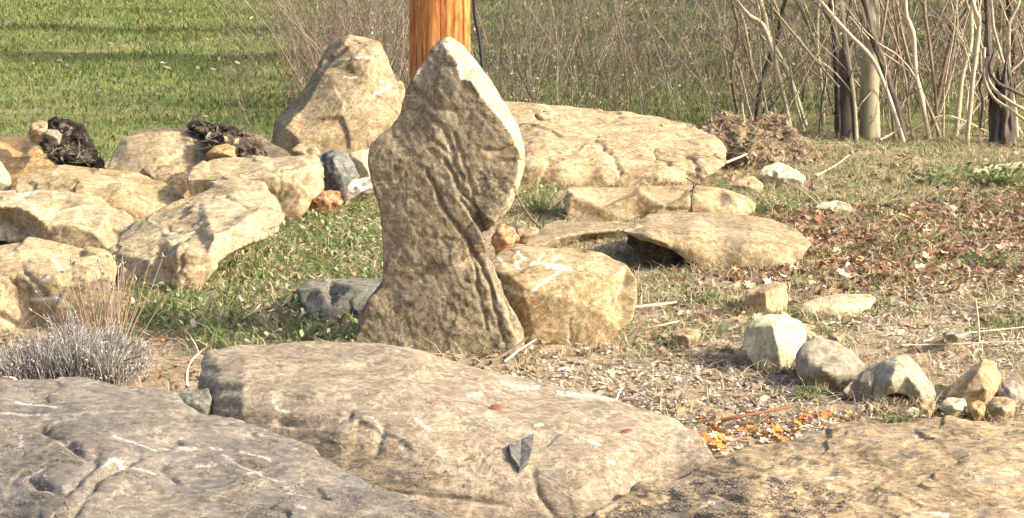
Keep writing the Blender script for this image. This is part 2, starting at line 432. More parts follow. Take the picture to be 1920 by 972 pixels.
# ------------------------------------------------------------------ rocks
ROCKS = {}
BV = {}
SURF = {}
RINGS = []
def rock(name, label, cat, mat, D, ring, inner=None, lean=0.0, puff=.0, back=.3, vox=None, big=.03, med=.012, fine=.004,
         facet=.012, strata=0.0, fsize=.16, seed=0, grooves=(), dents=(), smooth=4, group=None, parent=None, custom=None, shrink=.8, sag=.0, alt=None, foot=.08, tps=0):
    """a closed stone: its visible side goes through the given plan points (x, y[, depth offset in metres]),
    its far side is a smaller ring `back` metres behind."""
    ymax = max(p[1] for p in ring)
    xs = [p[0] for p in ring]; cx = sum(xs) / len(xs); cy = sum(p[1] for p in ring) / len(ring)
    def off(p):
        o = lean * max(0, ymax - p[1]) * D / FPX
        return o + (p[2] if len(p) > 2 else 0)
    R = [(p[0], p[1], D + off(p)) for p in ring]
    I = []
    if inner:
        I = [(p[0], p[1], D + off(p)) for p in inner]
    if puff:
        for k in (.82, .5, .12):
            for i, p in enumerate(ring):
                if k < .3 and i % 2: continue
                q = (cx + (p[0] - cx) * k, cy + (p[1] - cy) * k)
                if inner and min(math.hypot(q[0] - a[0], q[1] - a[1]) for a in inner) < .18 * (max(xs) - min(xs)): continue
                I.append((q[0], q[1], D + off(q + (p[2] if len(p) > 2 else 0,)) - puff * (1 - k * k)))
    if tps:
        A = np.array(R + I, float); sc = max(xs) - min(xs)
        q = A[:, :2] / sc
        def U_(r2): return np.where(r2 > 0, r2 * np.log(r2 + 1e-12), 0)
        K = U_(((q[:, None] - q[None]) ** 2).sum(-1)) + np.eye(len(q)) * .004
        Pm = np.concatenate([np.ones((len(q), 1)), q], 1)
        Mx = np.zeros((len(q) + 3,) * 2); Mx[:len(q), :len(q)] = K; Mx[:len(q), len(q):] = Pm; Mx[len(q):, :len(q)] = Pm.T
        wv_ = np.linalg.solve(Mx, np.concatenate([A[:, 2], np.zeros(3)]))
        gxx, gyy = np.meshgrid(np.arange(min(xs), max(xs), tps), np.arange(min(p[1] for p in ring), ymax, tps * .6))
        gp = np.stack([gxx.ravel(), gyy.ravel()], 1)
        ok = inpoly(gp[:, 0], gp[:, 1], [(p[0], p[1]) for p in ring]) & (seg_dist(gp[:, 0], gp[:, 1], [(p[0], p[1]) for p in ring] + [(ring[0][0], ring[0][1])]) > tps * .35)
        gp = gp[ok]; gq = gp / sc
        z_ = U_(((gq[:, None] - q[None]) ** 2).sum(-1)) @ wv_[:len(q)] + wv_[len(q)] + gq @ wv_[len(q) + 1:]
        I = [(a[0], a[1], b) for a, b in zip(gp, z_)]
    P2 = [Vector((p[0], p[1])) for p in R + I]
    n = len(R)
    out = delaunay_2d_cdt(P2, [], [list(range(n))], 1, 1e-4)
    vs, _, fs, ov = out[0], out[1], out[2], out[3]
    alld = R + I
    V = []; 
    for v, o in zip(vs, ov):
        d = alld[o[0]][2] if o else D
        V.append(at(v.x, v.y, d))
    if foot:
        hh = (ymax - min(p[1] for p in ring))
        foot = min(foot, .3 * hh * D / FPX)
        for i, o in enumerate(ov):
            if o and o[0] < n and alld[o[0]][1] > ymax - .2 * hh: V[i].z -= foot
    idx_of = {}
    for i, o in enumerate(ov):
        for q in o: idx_of[q] = i
    F = [tuple(f) for f in fs]
    nf = len(V)
    dmax = max(r[2] for r in R)
    b0 = []
    for ksh, kb in ((.97, .35), (shrink, .8), (shrink * .55, 1.0)):
        cur = []
        for (x, y, d) in R:
            q = at(cx + (x - cx) * ksh, cy + (y - cy) * ksh, d + back * kb + (dmax - d) * (1 - ksh))
            q.z -= sag * kb
            V.append(q); cur.append(len(V) - 1)
        b0.append(cur)
    rings = [[idx_of[i] for i in range(n)]] + b0
    for A, B in zip(rings[:-1], rings[1:]):
        for i in range(n):
            j = (i + 1) % n
            F.append((A[i], A[j], B[j], B[i]))
    c = sum((V[i] for i in b0[-1]), Vector()) / n
    V.append(c); ci = len(V) - 1
    for i in range(n): F.append((b0[-1][i], b0[-1][(i + 1) % n], ci))
    bm = bmesh.new()
    bv = [bm.verts.new(v) for v in V]
    for f in F:
        try: bm.faces.new([bv[i] for i in f])
        except ValueError: pass
    bmesh.ops.triangulate(bm, faces=bm.faces[:])
    bmesh.ops.recalc_face_normals(bm, faces=bm.faces[:])
    me = bpy.data.meshes.new(name); bm.to_mesh(me); bm.free()
    tmp = bpy.data.objects.new('tmp', me); COL.objects.link(tmp)
    vox = vox or max(.0052, D * .00062)
    md = tmp.modifiers.new('r', 'REMESH'); md.mode = 'VOXEL'; md.voxel_size = vox
    ms = tmp.modifiers.new('s', 'SMOOTH'); ms.factor = .4; ms.iterations = smooth
    dg = bpy.context.evaluated_depsgraph_get()
    ev = tmp.evaluated_get(dg)
    m2 = bpy.data.meshes.new_from_object(ev, depsgraph=dg)
    bpy.data.objects.remove(tmp); bpy.data.meshes.remove(me)
    nv = len(m2.vertices)
    co = np.empty(nv * 3, np.float32); m2.vertices.foreach_get('co', co); co = co.reshape(-1, 3).astype(float)
    no = np.empty(nv * 3, np.float32); m2.vertices.foreach_get('normal', no); no = no.reshape(-1, 3).astype(float)
    so = np.array([seed * 3.7 + 1, seed * 1.3, seed * 2.1])
    rough_zone = np.clip(fbm(co * 2.6 + so + 50, 2) * 2.2 + .45, .05, 1)
    lay_co = co * np.array([5, 5, 15]) + so
    h = big * .8 * fbm(co * 2.6 + so, 2) + med * .55 * rough_zone * ridged(co * 8 + so, 4) + fine * .8 * (.3 + rough_zone) * fbm(co * 40 + so, 3) + med * .45 * terrace(perlin(lay_co), 3)
    if facet:
        warp = co + .04 * np.stack([perlin(co * 7 + so), perlin(co * 7 + so + 30), perlin(co * 7 + so + 60)], 1)
        h += facet * .9 * cellplane(warp / fsize + so) + facet * .35 * rough_zone * cellplane(warp / (fsize * .42) + so + 5)
    if strata:
        zz = co.copy(); zz[:, 2] *= 9; zz[:, 0] *= 1.1
        s = perlin(zz * 2.3 + so) + .5 * perlin(zz * 5.1 + so)
        h += strata * terrace(s, 3)
    px, py = project(co)
    fr = no[:, 1] < .25
    if custom is not None:
        h += custom(co, px, py, fr)
    nz = perlin(co * 16 + so + 3) * 3
    for pts, w, dep in grooves:
        gs = 1 if name == 'standing_stone' else .6
        d = seg_dist(px + nz * 2.2 + (1 - gs) * 14 * perlin(co * 9), py + nz + (1 - gs) * 9 * perlin(co * 9 + 4), pts)
        h -= np.where(fr, dep * gs * np.exp(-np.abs(d / (w * (.35 + .65 * gs))) ** 1.4) * (gs + (1 - gs) * np.clip(1.2 + 2.5 * perlin(co * 13), 0, 2.2)), 0)
    ne = len(m2.edges); ed = np.empty(ne * 2, np.int32); m2.edges.foreach_get('vertices', ed); ed = ed.reshape(-1, 2)
    dg_ = np.bincount(ed.ravel(), minlength=nv).astype(float) + 1e-9
    for _ in range(1):
        sm = np.bincount(ed[:, 0], weights=h[ed[:, 1]], minlength=nv) + np.bincount(ed[:, 1], weights=h[ed[:, 0]], minlength=nv)
        h = .35 * h + .65 * sm / dg_
    co = co + no * h[:, None]
    for poly, dep in dents:
        m = inpoly(px, py, poly) & fr
        co[m, 1] += dep
        co[m, 2] -= dep * .15
    base = at(cx, ymax, D); org = np.array([base.x, base.y, min(co[:, 2].min() + .0, 0)])
    org[2] = max(co[:, 2].min(), -.02) if co[:, 2].min() > 0 else 0
    m2.vertices.foreach_set('co', (co - org).astype(np.float32).ravel())
    m2.polygons.foreach_set('use_smooth', np.ones(len(m2.polygons), bool))
    m2.update()
    m2.name = name
    m2.materials.clear()
    o = link(name, m2, M[mat], parent)
    o.location = Vector(org)
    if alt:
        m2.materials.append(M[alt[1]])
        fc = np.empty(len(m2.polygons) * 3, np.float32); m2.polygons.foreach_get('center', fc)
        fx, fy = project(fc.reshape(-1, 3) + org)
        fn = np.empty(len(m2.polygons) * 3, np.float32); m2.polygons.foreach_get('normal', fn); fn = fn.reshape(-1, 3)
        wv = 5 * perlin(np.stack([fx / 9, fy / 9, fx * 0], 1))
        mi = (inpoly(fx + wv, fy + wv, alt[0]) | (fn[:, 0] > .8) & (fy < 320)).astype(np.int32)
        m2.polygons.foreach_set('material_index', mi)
    if parent is None: tag(o, label, cat, group)
    ROCKS[label or name + str(len(ROCKS))] = o
    o_co = co
    tris = []
    m2.calc_loop_triangles()
    lt = np.empty(len(m2.loop_triangles) * 3, np.int32); m2.loop_triangles.foreach_get('vertices', lt)
    o_b = BVHTree.FromPolygons([tuple(v) for v in co], lt.reshape(-1, 3).tolist())
    RINGS.append((D, ring, ymax, min(p[1] for p in ring)))
    BV[o.name] = (o_b, Vector(org)); SURF[o.name] = (px, py, fr)
    return o
EYE = Vector((0, 0, H))
def hit(o, px, py):
    b, org = BV[o.name]
    r = ray(px, py).normalized()
    loc, nrm, i, d = b.ray_cast(EYE, r)
    return loc, nrm
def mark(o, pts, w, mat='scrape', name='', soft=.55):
    """a worn mark or painted cast shadow in the stone's own surface colour, held by the mesh"""
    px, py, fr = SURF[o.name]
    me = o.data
    at_name = 'stain' if mat == 'stain' else 'scrape'; dim = .6 if o.name == 'boulder.001' else .75 if o.name == 'boulder' else 1.0  # the stain attribute holds the painted cast shadow
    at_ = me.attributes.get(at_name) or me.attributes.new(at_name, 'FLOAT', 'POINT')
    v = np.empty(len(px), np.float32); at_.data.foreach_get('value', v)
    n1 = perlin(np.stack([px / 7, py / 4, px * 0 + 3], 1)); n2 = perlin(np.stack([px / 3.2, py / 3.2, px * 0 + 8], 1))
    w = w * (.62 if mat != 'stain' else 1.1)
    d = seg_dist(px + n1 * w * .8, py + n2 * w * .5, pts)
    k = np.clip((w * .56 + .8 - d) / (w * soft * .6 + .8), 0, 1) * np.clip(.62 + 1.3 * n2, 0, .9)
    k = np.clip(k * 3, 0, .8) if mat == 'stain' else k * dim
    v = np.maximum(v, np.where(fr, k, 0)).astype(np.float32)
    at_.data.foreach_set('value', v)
# --- tapered tubes
def tube(path, radii, sides=5, cap=True):
    P = np.array([tuple(p) for p in path], float); n = len(P)
    T = np.gradient(P, axis=0); T /= np.linalg.norm(T, axis=1)[:, None] + 1e-9
    up = np.array([0, 1, .13])
    A = np.cross(T, up); A /= np.linalg.norm(A, axis=1)[:, None] + 1e-9
    B = np.cross(T, A)
    ang = np.arange(sides) * 2 * math.pi / sides
    r = np.asarray(radii, float)[:, None, None]
    V = P[:, None] + r * (A[:, None] * np.cos(ang)[None, :, None] + B[:, None] * np.sin(ang)[None, :, None])
    V = V.reshape(-1, 3)
    i = np.arange(n - 1)[:, None] * sides; j = np.arange(sides)[None]
    j2 = (j + 1) % sides
    Q = np.stack([i + j, i + j2, i + sides + j2, i + sides + j], -1).reshape(-1, 4)
    return V, Q
def join(parts):
    Vs = []; Qs = []; o = 0
    for V, Q in parts:
        Vs.append(V); Qs.append(Q + o); o += len(V)
    return np.concatenate(Vs), np.concatenate(Qs)
def bend(p0, p1, n=7, wob=.03, sag=0.0, rnd=random):
    p0 = Vector(p0); p1 = Vector(p1); L = (p1 - p0).length
    ph = [rnd.uniform(0, 6.28) for _ in range(4)]
    out = []
    for i in range(n):
        t = i / (n - 1)
        e = math.sin(math.pi * t)
        q = p0.lerp(p1, t)
        q.x += wob * L * (math.sin(ph[0] + 5 * t) * .6 + math.sin(ph[1] + 11 * t) * .3) * e
        q.y += wob * L * math.sin(ph[2] + 5 * t) * .6 * e
        q.z += wob * L * .4 * math.sin(ph[3] + 6 * t) * e - sag * L * e
        out.append(q)
    return out

exec_blocks = True
# ================================================================== THE STANDING STONE
def mono_relief(co, px, py, fr):
    # flaked, granular face; curved ledges of peeled bedding on the right half
    q = np.stack([px, py, px * 0], 1)
    w = 24 * perlin(q / 80 + 4) + 8 * perlin(q / 24 + 8) + 3 * perlin(q / 9 + 2)
    u = (px * .60 - py * .26 + w) / 15.0
    saw = u - np.floor(u)
    right = np.clip((px - 790) / 70, 0, 1) * np.clip((py - 210) / 120, 0, 1)
    amp = np.clip(perlin(np.stack([px / 55, py / 100, px * 0 + 2], 1)) * 2 + .5, 0, 1)
    r1 = .0050 * (1 - saw) ** 2 * amp * right
    v = (px * .30 + py * .62 + w * .9) / 9.0
    s2 = v - np.floor(v)
    amp2 = np.clip(perlin(np.stack([px / 22, py / 18, px * 0 + 9], 1)) * 2.4 + .1, 0, 1)
    r2 = .0036 * s2 ** 2 * amp2 * (1 - .7 * right)
    top = np.clip((330 - py) / 120, 0, 1)
    r3 = .005 * top * ridged(co * 15 + 2, 4)
    # coordinates turned along the bedding that dips to the right
    rx = co[:, 0] * .64 - co[:, 2] * .77; rz = co[:, 0] * .77 + co[:, 2] * .64
    qq = np.stack([rx * 9 + w * .012, co[:, 1] * 10, rz * 30 + w * .02], 1)
    r4 = .0042 * terrace(fbm(qq * .8, 4, .6) * 2, 2.0) * (.35 + .65 * np.clip(fbm(co * 7 + 4, 2) * 2 + .5, 0, 1)) + .0022 * fbm(co * 60, 3, .7)
    r5 = .005 * terrace(fbm(np.stack([rx * 4, co[:, 1] * 4, rz * 9], 1) + 8, 3) * 2, 2)
    r6 = .010 * cellplane(np.stack([rx * 22 + w * .02, co[:, 1] * 20, rz * 34], 1)) * np.clip(fbm(co * 8 + 14, 2) * 2.5 + .45, 0, 1)
    return np.where(fr, r1 * 1.1 + (r2 + r3) * .6 + r4 * .62 + r5 * .5 + r6 * .38, 0)
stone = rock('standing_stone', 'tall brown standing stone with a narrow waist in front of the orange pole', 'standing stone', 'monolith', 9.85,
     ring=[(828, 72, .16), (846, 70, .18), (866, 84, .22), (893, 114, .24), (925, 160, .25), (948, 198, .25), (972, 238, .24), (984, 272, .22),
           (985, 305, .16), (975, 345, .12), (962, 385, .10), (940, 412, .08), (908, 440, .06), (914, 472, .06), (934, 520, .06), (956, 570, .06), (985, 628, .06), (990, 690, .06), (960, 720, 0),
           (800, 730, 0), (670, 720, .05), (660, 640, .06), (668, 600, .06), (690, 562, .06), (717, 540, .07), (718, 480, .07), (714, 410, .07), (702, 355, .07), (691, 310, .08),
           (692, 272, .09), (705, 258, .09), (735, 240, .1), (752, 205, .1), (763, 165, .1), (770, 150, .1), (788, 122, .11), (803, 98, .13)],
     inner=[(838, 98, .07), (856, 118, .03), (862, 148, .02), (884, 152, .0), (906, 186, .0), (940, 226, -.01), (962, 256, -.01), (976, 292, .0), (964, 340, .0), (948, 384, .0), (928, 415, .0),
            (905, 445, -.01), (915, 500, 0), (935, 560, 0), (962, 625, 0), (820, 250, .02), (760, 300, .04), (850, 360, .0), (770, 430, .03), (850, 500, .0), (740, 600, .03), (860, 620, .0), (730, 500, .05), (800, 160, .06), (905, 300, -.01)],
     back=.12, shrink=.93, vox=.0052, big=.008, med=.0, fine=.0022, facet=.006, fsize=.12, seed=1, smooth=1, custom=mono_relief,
     alt=([(834, 60), (842, 98), (857, 118), (863, 150), (884, 153), (906, 187), (940, 227), (962, 257), (978, 296), (966, 340), (952, 385), (938, 420), (1000, 420), (1010, 250), (900, 60)], 'broken'),  # brighter stone colour, painting sunlight on the right side
     grooves=[([(800, 320), (830, 390), (868, 440), (905, 500), (925, 560), (945, 640)], 2.6, .019),
              ([(835, 300), (862, 355), (895, 400), (920, 470), (950, 560), (965, 620)], 3.0, .019),
              ([(850, 250), (880, 330), (885, 370), (895, 415)], 2.8, .012),
              ([(885, 470), (900, 560), (915, 620)], 2.5, .013),
              ([(870, 340), (850, 300), (820, 270)], 3, .01),
              ([(975, 268), (940, 285), (905, 280)], 3, .014), ([(980, 300), (945, 305)], 3, .01),
              ([(765, 205), (800, 215), (830, 240), (850, 290)], 5, .012), ([(780, 175), (815, 205), (850, 205)], 5, .012)])
for pts, w in (([(858, 112), (866, 150)], 7), ([(826, 80), (842, 92)], 8), ([(776, 150), (792, 128)], 6), ([(838, 275), (841, 290)], 5)):
    mark(stone, pts, w)
mark(stone, [(914, 335), (913, 365), (907, 395), (897, 425), (888, 455)], 26, 'stain')  # cast shadow on the stone's face, painted into its surface colour
# the right side's paler stone colour paints the sun on that facet
# ================================================================== FOREGROUND BOULDERS
def lay(co, px, py, fr):
    return .005 * terrace(2 * perlin(np.stack([px / 150, py / 28, px * 0], 1) + 3) + 1.0 * perlin(np.stack([px / 60, py / 14, px * 0], 1)), 1.5)
B = rock('boulder', 'long flat-topped brown boulder lying across the foreground at the foot of the standing stone', 'boulder', 'slab', 7.0,
     ring=[(372, 700, 1.05), (388, 655, 1.25), (430, 644, 1.35), (560, 640, 1.45), (700, 641, 1.45), (780, 651, 1.42), (850, 671, 1.38), (920, 687, 1.32), (1010, 713, 1.25), (1110, 738, 1.18), (1180, 758, 1.1), (1260, 784, 1.02),
           (1310, 808, .9), (1342, 858, .65), (1330, 910, .4), (1260, 1010, .1), (1100, 1100, 0), (800, 1120, 0), (500, 1050, .2), (380, 900, .55), (368, 800, .8)],
     inner=[(440, 690, .9), (600, 690, .95), (760, 700, .95), (900, 740, .85), (1050, 780, .75), (1200, 830, .6), (430, 790, .62), (520, 790, .52), (650, 790, .42), (800, 800, .42), (950, 800, .5), (1100, 850, .42), (560, 860, .40), (720, 890, .27), (860, 890, .25), (1000, 900, .25), (1120, 930, .2), (1230, 900, .55)],
     back=.35, shrink=.86, big=.02, med=.005, fine=.0025, facet=.010, fsize=.34, seed=2, smooth=12, tps=45, sag=.15, custom=lay,
     grooves=[([(520, 790), (600, 800), (660, 780)], 8, .02), ([(640, 880), (700, 850), (720, 800)], 8, .02), ([(1000, 885), (1010, 930), (1040, 965)], 8, .02), ([(700, 920), (820, 930), (950, 945)], 7, .02)])
Cc = rock('boulder', 'broad grey-brown slab with white scrape marks filling the lower left corner', 'boulder', 'slab2', 6.0,
     ring=[(-160, 720, 1.6), (-60, 706, 1.75), (60, 706, 1.85), (160, 713, 1.85), (250, 722, 1.83), (330, 737, 1.78), (352, 760, 1.65), (385, 773, 1.6), (500, 802, 1.45), (600, 845, 1.15), (645, 880, 1.0), (760, 932, .65), (900, 1010, .3), (980, 1100, 0),
           (500, 1200, -.2), (0, 1200, -.2), (-200, 1100, .1), (-220, 850, .9)],
     inner=[(0, 760, 1.35), (150, 765, 1.4), (300, 790, 1.3), (440, 840, 1.05), (560, 890, .75), (680, 950, .45), (-60, 800, 1.1), (60, 805, 1.15), (150, 830, .85), (230, 860, .75), (330, 890, .75), (60, 890, .55), (180, 930, .4), (320, 950, .4), (480, 960, .4), (20, 980, .3), (600, 1010, .2)],
     back=.3, shrink=.86, big=.022, med=.005, fine=.0025, facet=.010, fsize=.34, seed=3, smooth=12, tps=45, sag=.15, custom=lay,
     grooves=[([(0, 800), (80, 805), (140, 840), (175, 865)], 9, .03), ([(60, 900), (120, 925), (170, 880), (185, 850)], 9, .03), ([(130, 972), (160, 930), (200, 890), (260, 860)], 8, .025), ([(240, 850), (300, 870), (330, 900)], 6, .02), ([(380, 870), (500, 900), (620, 940)], 5, .012)])
Dd = rock('boulder', 'wide pale-topped layered boulder cut off by the lower right corner', 'boulder', 'slab3', 6.3,
     ring=[(1080, 985, .55), (1130, 955, .75), (1200, 915, .95), (1290, 882, 1.15), (1370, 848, 1.3), (1450, 835, 1.38), (1550, 808, 1.5), (1640, 792, 1.55), (1760, 783, 1.6), (1900, 780, 1.6), (2020, 776, 1.6), (2120, 800, 1.5),
           (2160, 950, .7), (2100, 1120, 0), (1600, 1180, -.1), (1200, 1120, 0)],
     inner=[(1300, 905, .95), (1450, 870, 1.1), (1600, 850, 1.1), (1750, 850, 1.1), (1900, 850, 1.1), (1250, 950, .6), (1400, 930, .6), (1550, 920, .65), (1700, 920, .65), (1850, 930, .65), (1500, 990, .3), (1800, 1000, .3)],
     back=.3, shrink=.86, big=.035, med=.010, fine=.005, facet=.014, fsize=.26, seed=4, smooth=8, tps=45, sag=.15, custom=lambda c, x, y, f: 2 * lay(c, x, y, f),
     grooves=[([(1130, 965), (1250, 930), (1330, 925), (1420, 950)], 7, .025), ([(1440, 895), (1560, 880), (1700, 890), (1800, 870)], 5, .018)])
for pts, w in (([(30, 757), (60, 760), (108, 765)], 7), ([(0, 776), (50, 780), (92, 784)], 7), ([(212, 817), (250, 830), (290, 850)], 7), ([(305, 842), (325, 844)], 7),
               ([(330, 848), (365, 846)], 8), ([(395, 840), (415, 845)], 6), ([(415, 857), (470, 880), (520, 898)], 5), ([(450, 850), (508, 866)], 6), ([(365, 875), (405, 871)], 6), ([(40, 820), (38, 842), (42, 850)], 10), ([(55, 895), (85, 875)], 6), ([(480, 885), (440, 890)], 5), ([(555, 955), (572, 958)], 10)):
    mark(Cc, pts, w)
for pts, w in (([(192, 875), (215, 866), (240, 876), (290, 889)], 13), ([(530, 900), (545, 915), (565, 925)], 12)):
    mark(Cc, pts, w, 'scrape_blue')
for pts, w in (([(510, 752), (522, 770), (542, 774)], 9), ([(778, 785), (792, 797), (806, 808)], 11), ([(876, 744), (890, 741), (904, 737)], 14), ([(694, 787), (710, 800), (724, 815)], 4), ([(1106, 828), (1124, 835)], 10), ([(1141, 867), (1152, 869)], 7),
               ([(1155, 884), (1170, 888)], 7), ([(1182, 908), (1192, 918)], 7), ([(940, 716), (990, 722), (1010, 724)], 8), ([(1045, 735), (1090, 745), (1150, 752)], 14), ([(750, 837), (758, 840)], 8), ([(590, 823), (596, 827)], 9), ([(560, 826), (548, 830)], 7)):
    mark(B, pts, w)
for pts, w in (([(1555, 890), (1590, 884)], 8), ([(1730, 962), (1775, 970)], 12), ([(1330, 943), (1340, 946)], 8)):
    mark(Dd, pts, w)
def chip_on(o, px, py, name, label, cat, mat, size, rot, tall=.3, lobes=False):
    """a loose flake resting on a boulder"""
    l, nr = hit(o, px, py)
    if l is None: return
    n = 9
    V = []; 
    for k in (0, 1):
        for i in range(n):
            a = i * 6.283 / n
            r = size * (.75 + .4 * random.random()) * (1 - .25 * k)
            V.append((math.cos(a) * r, math.sin(a) * r * .45, k * size * tall))
    V.append((0, 0, size * tall * 1.3))
    F = [tuple(range(n))[::-1]] + [(i, (i + 1) % n, n + (i + 1) % n, n + i) for i in range(n)] + [(n + i, n + (i + 1) % n, 2 * n) for i in range(n)]
    me = bpy.data.meshes.new(name); me.from_pydata(V, [], F); me.update()
    k = link(name, me, M[mat])
    k.location = l + nr * .001
    k.rotation_euler = (nr.to_track_quat('Z', 'Y') @ Matrix.Rotation(rot, 3, 'Z').to_quaternion()).to_euler()
    tag(k, label, cat)
    return k
M['leafbrown'] = simple('curled_leaf', (.16, .065, .04), .7, .4, 40)
def plate(o, poly, thick, mat, name, label, cat):
    n = len(poly); L = [hit(o, x, y) for x, y in poly]
    N = sum((l[1] for l in L), Vector()).normalized()
    c = sum((l[0] for l in L), Vector()) / n
    V = [l[0] - c + N * .001 for l in L] + [(l[0] - c) * .93 + N * thick for l in L]
    F = [tuple(range(n))[::-1], tuple(range(n, 2 * n))] + [(i, (i + 1) % n, n + (i + 1) % n, n + i) for i in range(n)]
    me = bpy.data.meshes.new(name); me.from_pydata([tuple(v) for v in V], [], F); me.update()
    k = link(name, me, M[mat]); k.location = c
    return tag(k, label, cat)
plate(B, [(950, 842), (975, 832), (1001, 819), (996, 850), (990, 872), (972, 889), (955, 866)], .022, 'slate', 'stone_shard', 'grey triangular shard of slate lying on the central foreground boulder', 'stone')
chip_on(B, 930, 768, 'fallen_leaf', 'small curled red-brown leaf resting on the central foreground boulder', 'leaf', 'leafbrown', .036, -.8, .35)
chip_on(B, 1174, 810, 'fallen_leaf', 'flat dark brown leaf lying near the right end of the central foreground boulder', 'leaf', 'leafbrown', .034, 0, .1)
chip_on(B, 1010, 800, 'stone_flake', 'small pale flake above the dark notch of the central foreground boulder', 'stone', 'pale', .026, .6, .3)

rock('small_stone', 'dark blue-grey stone wedged in the gap between the two foreground slabs', 'stone', 'bluegrey', 7.72,
     ring=[(325, 738, .06), (345, 730, .1), (375, 732, .1), (392, 728, .1), (398, 748, .06), (392, 775), (365, 778), (340, 765)], puff=.02, back=.12, big=.006, med=.004, facet=.006, vox=.0055, seed=90)
# ================================================================== ROCKS BEHIND AND RIGHT OF THE STONE
E = rock('boulder', 'large cream flat-topped boulder lying behind the standing stone on its right', 'boulder', 'cream', 15.6,
     ring=[(880, 215, 1.5), (935, 190, 1.8), (985, 190, 1.85), (1060, 196, 1.9), (1150, 208, 1.9), (1240, 221, 1.8), (1285, 234, 1.6), (1340, 255, 1.2), (1364, 280, .8), (1364, 308, .3), (1330, 326, .1), (1290, 335, .05), (1230, 345, 0), (1150, 352, 0), (1050, 352, 0), (985, 360, 0), (900, 370, 0), (870, 300, .6)],
     inner=[(980, 225, 1.35), (1100, 240, 1.25), (1220, 255, 1.0), (960, 270, .8), (1060, 275, .6), (1150, 285, .45), (1250, 295, .4), (1320, 290, .4), (980, 295, .12), (1060, 292, .08), (1130, 302, .1), (1190, 300, .25), (1240, 320, .02), (1000, 325, .02), (1100, 330, .04)],
     back=.5, vox=.0095, big=.03, med=.014, fine=.005, facet=.02, fsize=.42, seed=5, smooth=3, tps=26, strata=.005,
     grooves=[([(1115, 265), (1150, 290), (1165, 335)], 5, .04), ([(1225, 285), (1255, 310)], 4, .035), ([(1275, 290), (1300, 300), (1305, 320)], 4, .03), ([(985, 270), (1050, 285), (1130, 280)], 4, .02), ([(1040, 235), (1080, 232)], 5, .025), ([(1003, 215), (1024, 222)], 4, .03)])
rock('small_stone', 'dark flake of rock sitting on the cream boulder behind the standing stone', 'stone', 'drab', 16.75, ring=[(1000, 216), (1010, 211), (1025, 216), (1024, 224), (1008, 223)], puff=.02, back=.05, big=.003, med=.002, fine=.001, facet=.003, vox=.008, seed=50)
rock('stone_slab', 'long straight-edged tan slab behind the other slab, a dead stem in front of it', 'rock slab', 'buff', 13.85,
     smooth=8, ring=[(1058, 375, .05), (1062, 352, .2), (1110, 350, .5), (1200, 351, .6), (1300, 350, .6), (1350, 352, .5), (1400, 368, .4), (1416, 382, .2), (1414, 404, .05), (1395, 410, 0), (1200, 412, 0), (1080, 420, 0), (1062, 405, 0)],
     inner=[(1075, 365, .02), (1200, 362, .03), (1300, 362, .03), (1380, 378, .03), (1130, 390, -.02), (1250, 388, -.02), (1350, 392, -.01)],
     back=.3, big=.02, med=.01, fine=.004, facet=.014, fsize=.34, seed=6, vox=.0085, grooves=[([(1190, 408), (1215, 395), (1290, 392)], 3, .02), ([(1297, 352), (1297, 400)], 3, .02)])
rock('stone_slab', 'tilted brown slab propped up over a dark hollow at its left end', 'rock slab', 'buff', 12.08,
     ring=[(1166, 434, .12), (1180, 424, .3), (1215, 403, .7), (1262, 398, .85), (1330, 400, .85), (1400, 403, .8), (1450, 413, .7), (1490, 430, .5), (1524, 460, .3), (1480, 484, .05), (1420, 500, 0), (1360, 505, 0), (1330, 492, .0), (1260, 466, .0), (1200, 450, .0)],
     inner=[(1180, 433, -.02), (1215, 428, .05), (1300, 430, .15), (1400, 440, .15), (1300, 465, .0), (1380, 480, .0), (1450, 460, .1), (1250, 445, .0)],
     back=.35, shrink=.9, big=.01, med=.006, fine=.003, facet=.009, fsize=.3, seed=7, vox=.008, smooth=6, tps=16)
rock('stone_block', 'dark filler block painting the shade in the hollow under the tilted slab', 'rock', 'earth', 12.2,
     ring=[(1180, 440), (1210, 440), (1260, 455), (1330, 480), (1340, 505), (1260, 500), (1200, 475), (1176, 455)], puff=.02, back=.3, seed=8, big=.02, med=.01, vox=.01)  # added block in dark earth colour, painting the shade of the hollow
rock('stone_slab', 'pale flat slab set almost flush in the ground left of the propped slab', 'rock slab', 'buff', 12.35,
     ring=[(925, 478, 0), (960, 455, .3), (1000, 432, .8), (1038, 416, 1.3), (1110, 414, 1.35), (1190, 417, 1.3), (1205, 426, 1.0), (1150, 432, .8), (1090, 436, .7), (1050, 445, .5), (1000, 468, .1), (960, 485, 0)],
     back=.2, big=.015, med=.008, facet=.012, seed=9, vox=.009, sag=.1)
I_ = rock('boulder', 'tan boulder with white scratches on its top beside the standing stone', 'boulder', 'buff', 10.05,
     ring=[(905, 500, .25), (935, 472, .45), (975, 462, .5), (1015, 461, .52), (1070, 465, .52), (1130, 478, .46), (1174, 496, .3), (1193, 524, .16), (1194, 568, .1), (1186, 600, .06), (1160, 622, .03), (1115, 650, 0), (1050, 660, 0), (980, 665, 0), (915, 660, .1), (900, 580, .2)],
     inner=[(945, 500, .2), (960, 520, .08), (1030, 510, .1), (1090, 515, .08), (1140, 525, .1), (1165, 545, .12), (980, 540, 0), (1060, 560, -.02), (1130, 580, 0), (1000, 620, -.03), (1080, 625, -.02), (1165, 590, .08)],
     back=.35, big=.012, med=.007, fine=.004, facet=.014, fsize=.34, seed=10, vox=.0065, smooth=1,
     grooves=[([(1090, 560), (1110, 575), (1150, 590)], 4, .01), ([(940, 535), (1000, 548), (1060, 540)], 4, .012), ([(1068, 595), (1066, 650)], 2.5, .012)])
